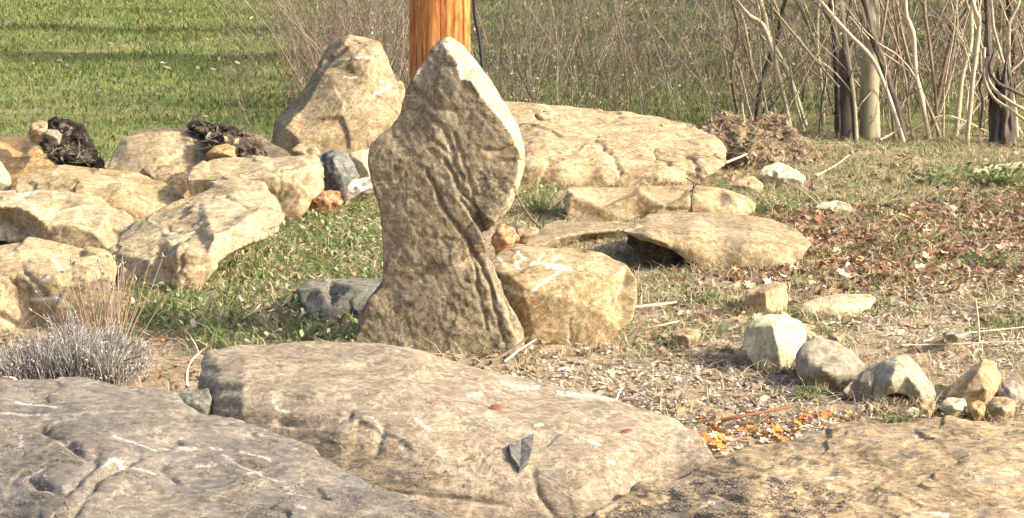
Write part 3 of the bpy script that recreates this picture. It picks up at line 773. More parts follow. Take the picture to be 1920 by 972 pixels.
for pts, w in (([(935, 528), (955, 545), (985, 555)], 6), ([(1000, 497), (1030, 499), (1068, 507)], 11), ([(1008, 490), (1020, 474)], 5), ([(970, 475), (985, 488)], 5), ([(968, 495), (972, 508)], 7), ([(1048, 512), (1020, 530), (1000, 545)], 7), ([(935, 482), (948, 498)], 5), ([(1036, 488), (1050, 478)], 4)):
    mark(I_, pts, w * 1.6)
rock('boulder', 'small pinkish stone lying between the tan boulder and the orange chunk', 'stone', 'buff', 12.3, ring=[(968, 430, .1), (985, 424, .12), (1010, 428, .1), (1008, 440), (985, 452), (965, 450)], puff=.03, back=.08, seed=12, big=.01, med=.004, facet=.008, vox=.007)
# orange pieces
rock('clay_chunk', 'orange crumbly clay lump on the right side of the standing stone', 'clay lump', 'clay', 12.1, ring=[(926, 455), (930, 430, .04), (945, 420, .06), (965, 428, .05), (972, 448), (950, 468), (932, 472)], puff=.04, back=.1, seed=13, big=.02, med=.014, facet=.02, fsize=.06, vox=.007)
rock('clay_chunk', 'red-orange broken clay lump left of the standing stone', 'clay lump', 'clay', 14.0, ring=[(578, 385), (578, 370, .03), (600, 362, .05), (618, 354, .06), (638, 360, .05), (644, 380), (625, 392), (590, 394)], puff=.04, back=.1, seed=14, big=.02, med=.014, facet=.02, fsize=.07, vox=.008)

# ================================================================== UPRIGHT STONE AND CLUSTER ON THE LEFT
J = rock('boulder', 'upright tapering cream boulder beside the orange pole at the back', 'boulder', 'buff', 16.9,
     ring=[(640, 76, .75), (655, 67, .78), (690, 69, .78), (716, 74, .76), (721, 95, .7), (738, 132, .6), (757, 168, .45), (757, 200, .35), (742, 235, .2), (705, 262, .1), (660, 275, .05), (625, 290, 0), (575, 284, 0), (535, 275, .1), (508, 252, .35), (518, 228, .5), (548, 190, .62), (575, 155, .7), (600, 115, .75), (622, 85, .8)],
     inner=[(655, 90, .5), (700, 95, .5), (615, 125, .5), (590, 165, .38), (565, 205, .25), (545, 228, .12), (535, 240, .08), (560, 262, .0), (690, 150, .35), (650, 190, .2), (720, 190, .25), (620, 240, .05), (690, 230, .1), (560, 190, .45)],
     back=.25, big=.03, med=.014, fine=.004, facet=.032, fsize=.36, seed=15, vox=.010, smooth=1,
     grooves=[([(600, 130), (650, 118), (715, 105)], 4, .02), ([(620, 225), (650, 230), (680, 220)], 4, .015)])
for pts, w in (([(604, 133), (628, 112), (700, 108)], 5), ([(712, 150), (735, 162), (700, 178)], 5), ([(645, 146), (670, 148)], 5), ([(585, 170), (575, 190)], 4)):
    mark(J, pts, w)
rock('small_stone', 'small grey-tan wedge stone under the left foot of the upright boulder', 'stone', 'drab', 15.9, ring=[(545, 282), (560, 270, .1), (590, 272, .12), (600, 290), (580, 300), (550, 297)], puff=.04, back=.2, seed=16, big=.01, med=.006, vox=.01)
rock('stone_block', 'dark grey angular stone wedged below the upright boulder', 'rock', 'bluegrey', 14.3,
     ring=[(590, 300, .1), (608, 288, .2), (628, 280, .22), (648, 285, .2), (660, 305, .12), (673, 333, .05), (650, 350, 0), (632, 362, 0), (605, 352, 0), (596, 325, .05)],
     inner=[(625, 300, -.04), (640, 330, -.05), (610, 320, -.02)], back=.2, big=.01, med=.006, facet=.012, seed=17, vox=.008)
rock('stone_block', 'pale yellow broken stone just left of the standing stone below its shoulder', 'rock', 'pale', 14.5,
     ring=[(655, 290, .1), (680, 280, .15), (706, 275, .15), (712, 300, .1), (712, 345), (680, 345), (668, 325), (660, 305, .05)], inner=[(680, 305, -.05), (695, 330, -.02)], back=.2, big=.01, med=.006, facet=.015, seed=18, vox=.008)
rock('stone_slab', 'pinkish white flat flake at the left edge of the standing stone', 'stone', 'pink', 14.0, ring=[(642, 368), (650, 350, .1), (660, 338, .15), (700, 334, .15), (712, 340, .1), (712, 352, .02), (680, 360), (655, 368)], puff=.015, back=.1, big=.004, med=.003, facet=.008, seed=19, vox=.008)
Q = rock('boulder', 'large buff boulder with a smooth sloping front and a dark clod on its shoulder', 'boulder', 'cream', 14.6,
     ring=[(196, 330, .2), (212, 290, .5), (228, 262, .65), (252, 245, .8), (290, 241, .85), (340, 241, .9), (400, 246, .95), (460, 249, .95), (500, 264, .9), (540, 284, .8), (560, 310, .6), (540, 380, .2), (400, 420, 0), (280, 400, 0), (200, 360, .05)],
     inner=[(240, 262, .55), (300, 256, .55), (360, 258, .55), (375, 290, .4), (370, 320, .2), (230, 310, .3), (290, 310, .2), (330, 350, .05), (420, 270, .65), (480, 280, .7), (260, 350, .05), (450, 320, .4)],
     back=.35, big=.03, med=.012, facet=.026, fsize=.42, seed=20, vox=.0095, tps=22, grooves=[([(365, 255), (375, 290), (352, 340)], 3, .015), ([(300, 270), (330, 300), (290, 320)], 5, .012)])
rock('boulder', 'blocky squared-off boulder in the left rock pile with a red clay lump at its foot', 'boulder', 'cream', 13.5,
     ring=[(349, 336, .15), (362, 315, .35), (392, 301, .55), (450, 298, .6), (510, 297, .6), (560, 291, .6), (592, 296, .5), (604, 318, .35), (607, 352, .15), (590, 372, .05), (560, 390, 0), (530, 400, 0), (440, 400, .05), (356, 375, .15)],
     inner=[(395, 335, .1), (430, 338, .0), (510, 330, .0), (545, 318, .08), (575, 310, .18), (560, 350, .0), (590, 340, .08), (380, 318, .28), (500, 308, .35), (540, 370, 0)],
     back=.35, big=.02, med=.01, facet=.03, fsize=.32, seed=21, vox=.009, grooves=[([(525, 320), (524, 380)], 3, .02), ([(572, 330), (545, 390)], 3, .02), ([(550, 325), (530, 370)], 3, .012)])
rock('boulder', 'low rounded tan boulder behind the big left slab, between the two ends of the pile', 'boulder', 'buff', 13.6,
     ring=[(30, 335, .35), (60, 320, .5), (110, 309, .6), (150, 312, .6), (200, 320, .6), (260, 330, .55), (320, 345, .4), (350, 370, .2), (340, 410, .0), (220, 430, 0), (100, 410, 0), (40, 380, .05), (25, 355, .2)],
     inner=[(120, 330, .35), (80, 350, .2), (160, 345, .15), (230, 350, .15), (170, 375, .0), (270, 375, .05)], back=.35, big=.03, med=.012, facet=.028, fsize=.34, seed=22, vox=.009, tps=22)
T = rock('boulder', 'big left slab with a pale top edge and a dark undercut face', 'boulder', 'cream', 12.6,
     ring=[(-120, 375, .8), (-30, 360, .95), (50, 359, 1.0), (130, 363, .95), (190, 375, .8), (235, 400, .5), (250, 430, .2), (220, 462, 0), (150, 475, 0), (112, 462, 0), (60, 450, .12), (0, 450, .18), (-60, 450, .1), (-130, 430, .3)],
     inner=[(60, 372, .65), (150, 385, .5), (200, 405, .3), (30, 388, .2), (60, 400, .1), (90, 425, .03), (130, 420, .0), (180, 435, .0), (-20, 384, .2), (20, 410, .3), (50, 430, .25), (-30, 420, .3)],
     back=.4, big=.02, med=.012, facet=.028, fsize=.34, seed=23, vox=.0085, grooves=[([(205, 400), (240, 420), (260, 412)], 4, .02)])
mark(T, [(0, 364), (30, 362), (64, 364)], 6)
U = rock('boulder', 'diagonal yellow-faced boulder sloping down to the grass left of the standing stone', 'boulder', 'cream', 11.25,
     ring=[(205, 475, .5), (225, 440, .8), (290, 402, 1.05), (345, 372, 1.25), (395, 346, 1.45), (440, 338, 1.5), (490, 347, 1.45), (520, 368, 1.2), (532, 398, .85), (528, 430, .5), (480, 450, .3), (440, 470, .2), (400, 505, .05), (350, 540, 0), (338, 560, 0), (262, 566, 0), (235, 530, .1)],
     inner=[(300, 425, .75), (380, 380, 1.05), (440, 365, 1.1), (500, 375, 1.0), (300, 455, .45), (370, 430, .55), (440, 400, .7), (500, 395, .75), (280, 490, .15), (340, 465, .12), (400, 440, .2), (460, 415, .35), (345, 475, .0), (340, 530, -.02), (290, 500, .12), (275, 540, .05), (390, 480, .02)],
     back=.3, big=.03, med=.014, facet=.034, fsize=.34, seed=24, vox=.008, smooth=1, grooves=[([(280, 480), (330, 455), (390, 425), (450, 405)], 4, .03), ([(225, 470), (300, 440), (360, 420)], 4, .02), ([(345, 470), (340, 540)], 5, .02), ([(420, 440), (415, 480)], 4, .015), ([(470, 415), (475, 440)], 4, .015)])
V_ = rock('boulder', 'pale left boulder behind the dry grass stalks and the grey shrub', 'boulder', 'cream', 10.5,
     ring=[(-140, 480, .4), (-40, 458, .6), (40, 456, .65), (110, 463, .6), (160, 470, .55), (200, 478, .45), (218, 500, .25), (216, 535, .1), (222, 580, 0), (190, 620, 0), (80, 640, 0), (-60, 640, 0), (-140, 600, .1)],
     inner=[(20, 490, .3), (100, 495, .25), (170, 500, .2), (30, 525, .1), (90, 520, .05), (150, 540, .02), (40, 560, .08), (110, 575, -.03), (180, 580, 0), (-40, 520, .15), (-30, 590, 0)],
     back=.4, big=.03, med=.016, facet=.034, fsize=.3, seed=25, vox=.007, grooves=[([(45, 512), (70, 530), (88, 552)], 4, .03), ([(0, 520), (30, 535)], 5, .025), ([(0, 590), (30, 610)], 8, .04)])
for pts, w in (([(60, 562), (110, 560), (140, 580)], 7), ([(78, 528), (92, 524)], 8), ([(98, 485), (118, 512)], 9)):
    mark(V_, pts, w)
rock('boulder', 'ochre boulder at the far left under the dark clod of earth', 'boulder', 'orange', 15.4,
     ring=[(-120, 280, .4), (-40, 256, .5), (40, 258, .5), (85, 264, .5), (118, 282, .35), (135, 305, .2), (130, 345, 0), (40, 365, 0), (-80, 360, 0)], inner=[(0, 275, .25), (70, 280, .2), (40, 310, 0), (100, 310, .05), (-40, 310, 0)], back=.4, big=.03, med=.015, facet=.034, fsize=.34, seed=26, vox=.01)
rock('boulder', 'bright cream stone cut by the left edge of the frame, above the big slab', 'boulder', 'pale', 14.0,
     ring=[(-70, 300, .2), (-30, 288, .25), (0, 300, .2), (18, 325, .1), (24, 352, 0), (0, 365, 0), (-70, 370, 0)], puff=.06, back=.2, big=.015, med=.008, seed=27, vox=.009)
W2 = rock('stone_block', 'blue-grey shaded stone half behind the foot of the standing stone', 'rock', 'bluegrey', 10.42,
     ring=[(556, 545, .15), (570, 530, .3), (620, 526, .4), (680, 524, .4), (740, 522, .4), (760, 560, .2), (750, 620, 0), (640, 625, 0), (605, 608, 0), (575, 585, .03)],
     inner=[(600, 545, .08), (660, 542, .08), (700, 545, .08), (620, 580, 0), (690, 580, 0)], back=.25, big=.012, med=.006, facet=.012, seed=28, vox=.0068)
# clods of dug earth
def clod(label, D, ring, seed, mat='earth', back=.25, amp=1.0):
    return rock('earth_clod', label, 'clod', mat, D, ring=ring, puff=.08, back=back, big=.06 * amp, med=.05 * amp, fine=.016, facet=.05 * amp, fsize=.09, seed=seed, vox=.009, smooth=0)
clod('black clod of dug earth heaped on the far left boulder', 15.5, [(82, 250, .2), (100, 232, .3), (135, 232, .3), (160, 255, .25), (180, 290, .15), (190, 318, 0), (140, 325, 0), (100, 300, 0), (88, 275, .1)], 30)
rock('small_stone', 'small tan stone perched on the black clod at the far left', 'stone', 'buff', 15.35, ring=[(52, 250), (58, 232, .05), (72, 225, .08), (88, 230, .06), (90, 248), (75, 260), (58, 258)], puff=.05, back=.12, big=.01, med=.006, facet=.01, seed=31, vox=.008)
rock('small_stone', 'rounded grey stone tucked against the black clod at the far left', 'stone', 'grey', 15.3, ring=[(82, 252), (92, 243, .04), (108, 244, .05), (117, 254, .03), (112, 266), (95, 268)], puff=.05, back=.1, big=.01, med=.004, facet=.006, seed=32, vox=.008)
clod('dark clod of roots and earth lying on the shoulder of the large buff boulder', 14.75, [(352, 236, .5), (385, 228, .6), (410, 235, .6), (440, 240, .5), (470, 262, .4), (502, 295, .1), (440, 300, 0), (420, 296, 0), (400, 270, .1), (385, 250, .2)], 33, back=.2)
rock('small_stone', 'ochre chip of stone caught under the dark clod on the large buff boulder', 'stone', 'orange', 14.5, ring=[(385, 290), (400, 275, .05), (425, 268, .08), (442, 275, .05), (444, 298), (400, 300)], puff=.05, back=.1, big=.01, med=.008, facet=.012, seed=34, vox=.008)
clod('brown mound of dug earth and dead roots at the right end of the cream boulder', 16.6, [(1275, 272, .3), (1295, 246, .6), (1330, 236, .8), (1356, 214, .9), (1385, 222, .9), (1410, 240, .9), (1440, 214, 1.0), (1475, 222, 1.0), (1500, 258, .7), (1540, 292, .4), (1500, 330, 0), (1400, 340, -.1), (1340, 335, 0)], 35, 'earthb', .5, .8)

MOUND = [o for o in COL.objects if o.name.startswith('earth_clod')]
#@@DRESS
# ================================================================== ROW OF STONES ON THE RIGHT
G_ = 'stones edging the bed on the right'
def small(name, label, mat, D, ring, inner=None, **k):
    kk = dict(back=.12, big=.008, med=.004, fine=.0015, facet=.006, fsize=.09, vox=.0052, smooth=1)
    kk.update(k)
    return rock(name, label, 'rock', mat, D, ring, inner, **kk)
small('field_stone', 'small cubic yellowish stone standing alone above the row of stones', 'buff', 10.75, [(1396, 556, .05), (1400, 543, .1), (1430, 534, .2), (1455, 527, .25), (1472, 532, .2), (1479, 555, .1), (1476, 578, .02), (1440, 588), (1405, 582)],
      [(1435, 548, .0), (1462, 540, .08), (1410, 553, .03), (1438, 575, -.02)], seed=40)
small('stone_slab', 'thin flat pale slab lying level to the right of the small cubic stone', 'pale', 10.75, [(1500, 580, .05), (1504, 570, .15), (1535, 558, .45), (1570, 551, .5), (1632, 551, .5), (1642, 560, .3), (1632, 578, .1), (1590, 588, 0), (1505, 594, 0)],
      [(1520, 573, .04), (1580, 570, .06), (1620, 566, .12), (1560, 572, .05)], seed=41, sag=.03)
small('field_stone', 'bright cream faceted stone with a sharp ridge, first of the row', 'pale', 9.55, [(1392, 645, .08), (1397, 618, .14), (1412, 598, .2), (1440, 588, .26), (1470, 590, .28), (1500, 602, .26), (1512, 625, .2), (1510, 648, .12), (1490, 672, .03), (1466, 694), (1430, 682), (1402, 668, .03)],
      [(1449, 612, .02), (1402, 615, .12), (1458, 650, -.06), (1464, 685, -.03), (1425, 650, .02), (1490, 630, .08), (1450, 597, .2)], seed=42, back=.15, facet=.004, big=.005)
small('stone_slab', 'flat tan stone behind the sharp cream one and the grey round one', 'buff', 10.1, [(1490, 612, .1), (1500, 604, .3), (1530, 612, .35), (1560, 630, .3), (1580, 650, .15), (1550, 660, 0), (1510, 645, 0)], None, puff=.01, seed=43)
small('cobble', 'smooth rounded grey cobble, second of the row', 'grey', 9.17, [(1490, 688, .06), (1493, 662, .1), (1508, 642, .15), (1535, 633, .18), (1568, 640, .18), (1600, 660, .16), (1622, 686, .1), (1610, 705, .05), (1580, 725), (1550, 733), (1512, 720), (1495, 705, .02)],
      None, puff=.12, back=.15, big=.006, med=.002, facet=.002, seed=44, smooth=6, tps=13)
small('field_stone', 'greyish wedge stone leaning between the round cobble and the hollowed stone', 'grey', 8.93, [(1580, 735), (1600, 712, .08), (1630, 685, .15), (1655, 680, .15), (1665, 720, .08), (1650, 765), (1610, 762)], [(1630, 720, -.03)], seed=45)
small('field_stone', 'greenish grey hollowed stone with a dark cavity beneath it', 'green', 8.85, [(1636, 740, .05), (1640, 700, .12), (1652, 678, .18), (1680, 666, .2), (1702, 668, .2), (1722, 685, .18), (1740, 708, .12), (1756, 740, .04), (1742, 765), (1715, 760), (1700, 742, .02), (1680, 736, .02), (1658, 742, .02), (1648, 770)],
      [(1678, 690, .04), (1672, 715, -.03), (1700, 705, .02), (1725, 735, -.03), (1650, 725, .02)], seed=46, back=.16)
small('dark_stone', 'dark stone in the cavity below the hollowed greenish stone', 'bluegrey', 8.95, [(1650, 745), (1690, 738), (1722, 750), (1725, 775), (1660, 778)], None, puff=.02, seed=47)  # blue-grey stone set inside the cavity
small('field_stone', 'brown pointed stone with a pale right face near the right end of the row', 'buff', 8.88, [(1772, 745, .03), (1790, 718, .1), (1815, 695, .16), (1845, 672, .2), (1864, 676, .2), (1880, 708, .12), (1872, 735, .05), (1850, 752), (1820, 768), (1780, 762)],
      [(1835, 696, .06), (1848, 730, -.04), (1810, 735, -.02), (1862, 705, .08)], seed=48, back=.14, facet=.004)
small('field_stone', 'small grey-white stone at the right end of the row by the frame edge', 'grey', 8.9, [(1874, 740), (1880, 718, .06), (1900, 714, .1), (1918, 728, .08), (1922, 750, .02), (1905, 762), (1880, 758)], [(1893, 732, -.02)], seed=49)
PB = [('round tan pebble at the right edge in front of the row', 'buff', 8.6, (1880, 762, 27, 20)), ('flat pale pebble below the brown pointed stone', 'pale', 8.65, (1788, 760, 24, 15)),
      ('small orange-tan pebble between the flat pale and the round pebble', 'orange', 8.6, (1832, 766, 18, 17)), ('ochre leaning pebble at the foot of the hollowed stone', 'buff', 8.66, (1740, 766, 20, 22)),
      ('little white pebble left of the ochre leaning pebble', 'pale', 8.62, (1710, 775, 15, 10)), ('tiny tan pebble between the greyish wedge stone and the boulder below', 'buff', 8.75, (1608, 775, 10, 7)),
      ('small ochre pebble behind the round cobble', 'buff', 10.0, (1568, 632, 15, 10)), ('flat whitish chip of stone in the litter right of the row', 'grey', 9.9, (1790, 626, 24, 9)),
      ('flat grey stone pressed into the litter right of the tan boulder', 'drab', 10.0, (1285, 628, 34, 14)), ('pale pebble left of the small cubic stone', 'pale', 11.2, (1240, 595, 14, 8))]
for i, (lb, mt, D, (x, y, rx, ry)) in enumerate(PB):
    rg = []
    for k in range(9):
        a = k * 6.283 / 9
        r = random.uniform(.85, 1.12)
        rg.append((x + math.cos(a) * rx * r, y + math.sin(a) * ry * r, .05 * (1 - math.sin(a))))
    small('pebble', lb, mt, D, rg, None, puff=.04, back=.06, seed=60 + i)
small('field_stone', 'pale weathered stone lying in the grass behind the two slabs', 'pale', 15.6, [(1418, 330), (1432, 312, .1), (1458, 304, .2), (1480, 312, .2), (1512, 332, .1), (1510, 342), (1440, 342)], None, puff=.05, vox=.009, seed=80)
small('field_stone', 'flat white-topped stone at the far right in the grass', 'pale', 16.2, [(1818, 325), (1830, 312, .2), (1880, 308, .3), (1915, 302, .3), (1930, 315, .2), (1928, 340), (1830, 340)], None, puff=.03, vox=.01, seed=81)
small('field_stone', 'low cream stone among the weeds above the red leaf litter', 'pale', 14.3, [(1525, 392), (1535, 380, .1), (1570, 376, .2), (1596, 384, .1), (1600, 396), (1560, 402)], None, puff=.03, vox=.009, seed=82)
small('field_stone', 'small brown stone half sunk left of the pale weathered stone', 'drab', 15.2, [(1370, 350), (1380, 336, .1), (1410, 330, .15), (1432, 345, .1), (1430, 362), (1385, 362)], None, puff=.04, vox=.009, seed=83)

# ================================================================== POLE
def pole():
    D = 15.0; c = at(826, 300, D); r = .192; n = 96; zs = np.arange(-.3, 9.01, .03)
    ang = np.arange(n) * 2 * math.pi / n
    A, Zz = np.meshgrid(ang, zs)
    P = np.stack([np.cos(A).ravel() * 2.2, np.sin(A).ravel() * 2.2, Zz.ravel() * .35], 1)
    P2 = np.stack([np.cos(A).ravel() * 7, np.sin(A).ravel() * 7, Zz.ravel() * .6], 1)
    cr = np.exp(-(perlin(P2) / .06) ** 2) * np.clip(perlin(P + 5) * 3 + .4, 0, 1)
    rr = r * (1 - .012 * Zz.ravel()) + .006 * perlin(P) - .022 * cr
    V = np.stack([np.cos(A).ravel() * rr, np.sin(A).ravel() * rr, Zz.ravel()], 1)
    m = len(zs)
    i = np.arange(m - 1)[:, None] * n; j = np.arange(n)[None]; j2 = (j + 1) % n
    Qd = np.stack([i + j, i + j2, i + n + j2, i + n + j], -1).reshape(-1, 4)
    root = empty('utility_pole', (c.x, c.y, 0), label='thick orange-brown wooden utility pole with dark cracks behind the standing stone', cat='pole')
    link('pole_shaft', mesh_np('pole_shaft', V, Qd), M['pole'], root)
    pts = [at(x, y, 14.86) - Vector((c.x, c.y, 0)) for x, y in ((880, -900), (884, -300), (887, -40), (890, 30), (900, 80), (905, 130), (912, 200), (918, 280))]
    Vc, Qc = tube(pts, [.011] * len(pts), 8)
    link('ground_cable', mesh_np('cable', Vc, Qc), M['cable'], root)
pole()
# ================================================================== TREES, SAPLINGS, BRUSH
def pxpath(pts, D, zfix=True):
    return [at(x, y, D + (p[0] if p else 0)) for x, y, *p in pts]
def smooth_path(P, n=4):
    out = []
    for i in range(len(P) - 1):
        p0 = P[max(0, i - 1)]; p1 = P[i]; p2 = P[i + 1]; p3 = P[min(len(P) - 1, i + 2)]
        for k in range(n):
            t = k / n
            out.append(.5 * ((2 * p1) + (p2 - p0) * t + (2 * p0 - 5 * p1 + 4 * p2 - p3) * t * t + (3 * p1 - p0 - 3 * p2 + p3) * t ** 3))
    out.append(P[-1])
    return out
def limb_mesh(name, P, r0, r1, sides, rough=.0):
    P = smooth_path(P, 5)
    n = len(P)
    rr = np.linspace(r0, r1, n)
    V, Qd = tube(P, rr, sides)
    if rough:
        c = np.repeat(np.array([tuple(p) for p in P]), sides, 0)
        h = 1 + rough * perlin(V * np.array([14, 14, 4]) + r0 * 50) + rough * .5 * perlin(V * np.array([40, 40, 12]))
        V = c + (V - c) * h[:, None]
    return V, Qd
def sapling(label, pts, D, w0, w1, mat, tall=4.0, name='sapling', cat='young tree', group='bare saplings at the lawn edge', twigs=4, lean=None, rough=.25, sides=10, seed=0):
    """pts run from the foot upwards; above the last point the stem goes on to its real height"""
    rnd = random.Random(seed + 99)
    P = pxpath(pts, D)
    org = Vector((P[0].x, P[0].y, float(gz(P[0].x, P[0].y))))
    P = [org - Vector((0, 0, .1))] + P[1:]
    m = D / FPX
    nvis = len(P)
    d = (P[-1] - P[-2]).normalized()
    if lean: d = (d + Vector(lean)).normalized()
    q = P[-1].copy()
    if tall:
        for k in range(4):
            d = (d + Vector((rnd.uniform(-.15, .15), rnd.uniform(-.15, .15), .12))).normalized()
            q = q + d * tall / 4
            P.append(q.copy())
    root = empty(name, org, label=label, cat=cat, group=group)
    Pl = [p - org for p in P]
    r0 = w0 * m / 2 * 1.12; r1 = w1 * m / 2 * (.75 if tall else 1)
    V, Qd = limb_mesh('trunk', Pl, r0, r1, sides, rough)
    link('trunk', mesh_np('trunk', V, Qd), M[mat], root)
    for k in range(twigs):
        i = rnd.randint(1, max(1, nvis - 1)) if k < twigs // 2 + 1 else rnd.randint(nvis - 1, len(Pl) - 1)
        t = rnd.random()
        a = Pl[i - 1].lerp(Pl[i], t)
        L = rnd.uniform(.35, 1.0)
        b = a + Vector((rnd.uniform(-1, 1), rnd.uniform(-.5, .5), rnd.uniform(.5, 1.5))).normalized() * L
        parts = [tube(bend(a, b, 7, .06, rnd=rnd), np.linspace(.0065, .0025, 7), 4)]
        for s in range(3):
            c = a.lerp(b, rnd.uniform(.3, .9))
            e = c + Vector((rnd.uniform(-1, 1), rnd.uniform(-.5, .5), rnd.uniform(.2, 1.2))).normalized() * L * .45
            parts.append(tube(bend(c, e, 5, .06, rnd=rnd), np.linspace(.004, .0018, 5), 3))
        V, Qd = join(parts)
        link('branch', mesh_np('branch', V, Qd), M[mat], root)
    return root
SAP = [
 ('straight smooth grey-tan trunk, thickest of the clump at right, lit on its right side', [(1632, 258), (1631, 180), (1634, 90), (1632, 0)], 18.6, 36, 30, 'bark_grey', 5, 14),
 ('dark curving trunk crossing over the thick grey-tan trunk', [(1700, 238), (1680, 200), (1664, 150), (1650, 105), (1633, 60), (1620, 0)], 18.4, 15, 13, 'bark_dark', 4, 10),
 ('black rotten snag just left of the thick grey-tan trunk', [(1590, 258), (1587, 190), (1582, 130), (1579, 92)], 18.5, 30, 9, 'bark_dark', 0, 12),
 ('thin pale stem rising in front of the black rotten snag', [(1608, 250), (1602, 190), (1594, 130), (1584, 60), (1576, 0)], 18.45, 7, 7, 'bark_pale', 3, 7),
 ('dark stem leaning up behind the black rotten snag', [(1572, 245), (1570, 150), (1566, 70), (1558, 0)], 18.9, 12, 13, 'bark_dark', 4, 8),
 ('pale kinked stem leaning left, right of the dark curving trunk', [(1747, 260), (1731, 200), (1718, 140), (1713, 70), (1704, 42), (1697, 0)], 18.5, 9, 9, 'bark_pale', 4, 8),
 ('slim brown stem just right of the pale kinked stem', [(1762, 256), (1752, 160), (1741, 70), (1733, 0)], 18.9, 6, 5, 'bark_brown', 3, 6),
 ('long pale stem with a bend near the top, left of the black stump', [(1812, 248), (1826, 130), (1836, 42), (1823, 0)], 18.6, 8, 9, 'bark_pale', 4, 8),
 ('short pale stem leaning right between two thin stems', [(1792, 232), (1803, 150), (1820, 83), (1822, 20), (1835, -20)], 18.9, 9, 7, 'bark_pale', 2, 7),
 ('grey double-curved trunk leaning left over the earth mound', [(1520, 235), (1482, 150), (1466, 115), (1440, 66), (1424, 0)], 19.6, 9, 16, 'bark_grey', 4, 9),
 ('pale branch-like stem leaning steeply left above the earth mound', [(1490, 170), (1440, 68), (1405, 30), (1378, 0)], 19.4, 8, 8, 'bark_pale', 3, 7),
 ('dark short stem behind the earth mound', [(1416, 210), (1426, 160), (1444, 108), (1460, 60), (1470, 10)], 19.8, 9, 8, 'bark_dark', 3, 7),
 ('long straight diagonal pole-like stem crossing the thick trunk from upper left', [(1704, 246), (1664, 174), (1634, 108), (1588, 60), (1543, 8), (1525, -20)], 18.3, 8, 7, 'bark_pale', 2, 7),
 ('dark weathered trunk at the far right behind the stump', [(1862, 246), (1858, 170), (1853, 90), (1850, 0)], 18.9, 12, 13, 'bark_dark', 4, 9),
 ('thin pale stem hooked at its foot near the right frame edge', [(1898, 100), (1892, 66), (1899, 30), (1912, 0)], 19.3, 6, 6, 'bark_pale', 2, 6),
 ('diagonal brown stem leaning right towards the far right trunk', [(1745, 140), (1782, 78), (1806, 28), (1822, -6)], 19.5, 7, 6, 'bark_brown', 2, 6),
 ('very dark trunk filling the upper right corner', [(1905, 240), (1903, 120), (1898, 40), (1893, 0)], 20.6, 15, 16, 'bark_dark', 5, 9),
 ('slender grey stem left of the black rotten snag', [(1545, 240), (1540, 160), (1532, 80), (1536, 0)], 19.7, 7, 6, 'bark_grey', 3, 6),
 ('thin tan stem rising from behind the right end of the cream boulder', [(1392, 225), (1372, 140), (1384, 60), (1372, 0)], 20.0, 6, 5, 'bark_brown', 3, 6),
]
for i, (lb, pts, D, w0, w1, mt, tall, sd) in enumerate(SAP):
    sapling(lb, pts, D, w0, w1, mt, tall, seed=i, sides=sd, twigs=5 if tall else 2, rough=.12 if 'smooth' in lb else .28)
# stump with looping vines at the right edge
def stump():
    D = 18.3
    o = at(1876, 245, D)
    root = empty('tree_stump', (o.x, o.y, 0), label='splintered dark stump with a jagged top wrapped by thick vines at the right edge', cat='tree stump')
    n = 60; m = 40
    V = []
    for j in range(m):
        t = j / (m - 1)
        for i in range(n):
            a = i * 2 * math.pi / n
            top = .42 + .13 * math.sin(a + 2.6) + .10 * math.sin(a * 5 + 1) + .05 * math.sin(a * 11)
            r = (.085 + .03 * (1 - t) ** 2.5) * (1 + .18 * math.sin(a * 4 + t * 2) + .14 * math.sin(a * 9 + 1 + 3 * math.sin(t * 4))) * (1 - .3 * t)
            V.append((math.cos(a) * r + .02 * math.sin(t * 4), math.sin(a) * r, -.1 + t * (top + .1)))
    V = np.array(V)
    i = np.arange(m - 1)[:, None] * n; j = np.arange(n)[None]; j2 = (j + 1) % n
    Qd = np.stack([i + j, i + j2, i + n + j2, i + n + j], -1).reshape(-1, 4)
    inner = V[-n:] * np.array([.55, .55, 1]) - np.array([0, 0, .18]); k0 = len(V)
    V2 = np.concatenate([V, inner])
    jj = np.arange(n); last = (m - 1) * n
    Q2 = np.stack([last + jj, last + (jj + 1) % n, k0 + (jj + 1) % n, k0 + jj], -1)
    V2 = V2 + .02 * np.stack([perlin(V2 * np.array([30, 30, 8])), perlin(V2 * np.array([30, 30, 8]) + 9), 0 * V2[:, 0]], 1)
    link('trunk', mesh_np('stump', V2, np.concatenate([Qd, Q2])), M['bark_dark'], root)
    base = Vector((o.x, o.y, 0))
    for pts, w, mt in (([(1853, 108, -.2), (1850, 140, -.3), (1862, 165, -.35), (1885, 185, -.4), (1925, 208, -.4), (1990, 235, -.3)], 7, 'bark_grey'),
                       ([(1846, 90, -.15), (1846, 145, -.25), (1862, 182, -.3), (1893, 205, -.35), (1930, 232, -.3)], 6, 'bark_grey'),
                       ([(1865, 98, -.22), (1856, 130, -.3), (1870, 155, -.4), (1895, 168, -.4), (1940, 190, -.4)], 7, 'bark_dark'),
                       ([(1838, 240, -.2), (1843, 190, -.25), (1838, 160, -.2), (1856, 120, -.22)], 7, 'bark_dark')):
        P = [at(x, y, D + d) - base for x, y, d in pts]
        Vv, Qv = limb_mesh('vine', P, w * D / FPX / 2, w * D / FPX / 2 * .9, 8, .1)
        link('vine', mesh_np('vine', Vv, Qv), M[mt], root)
stump()

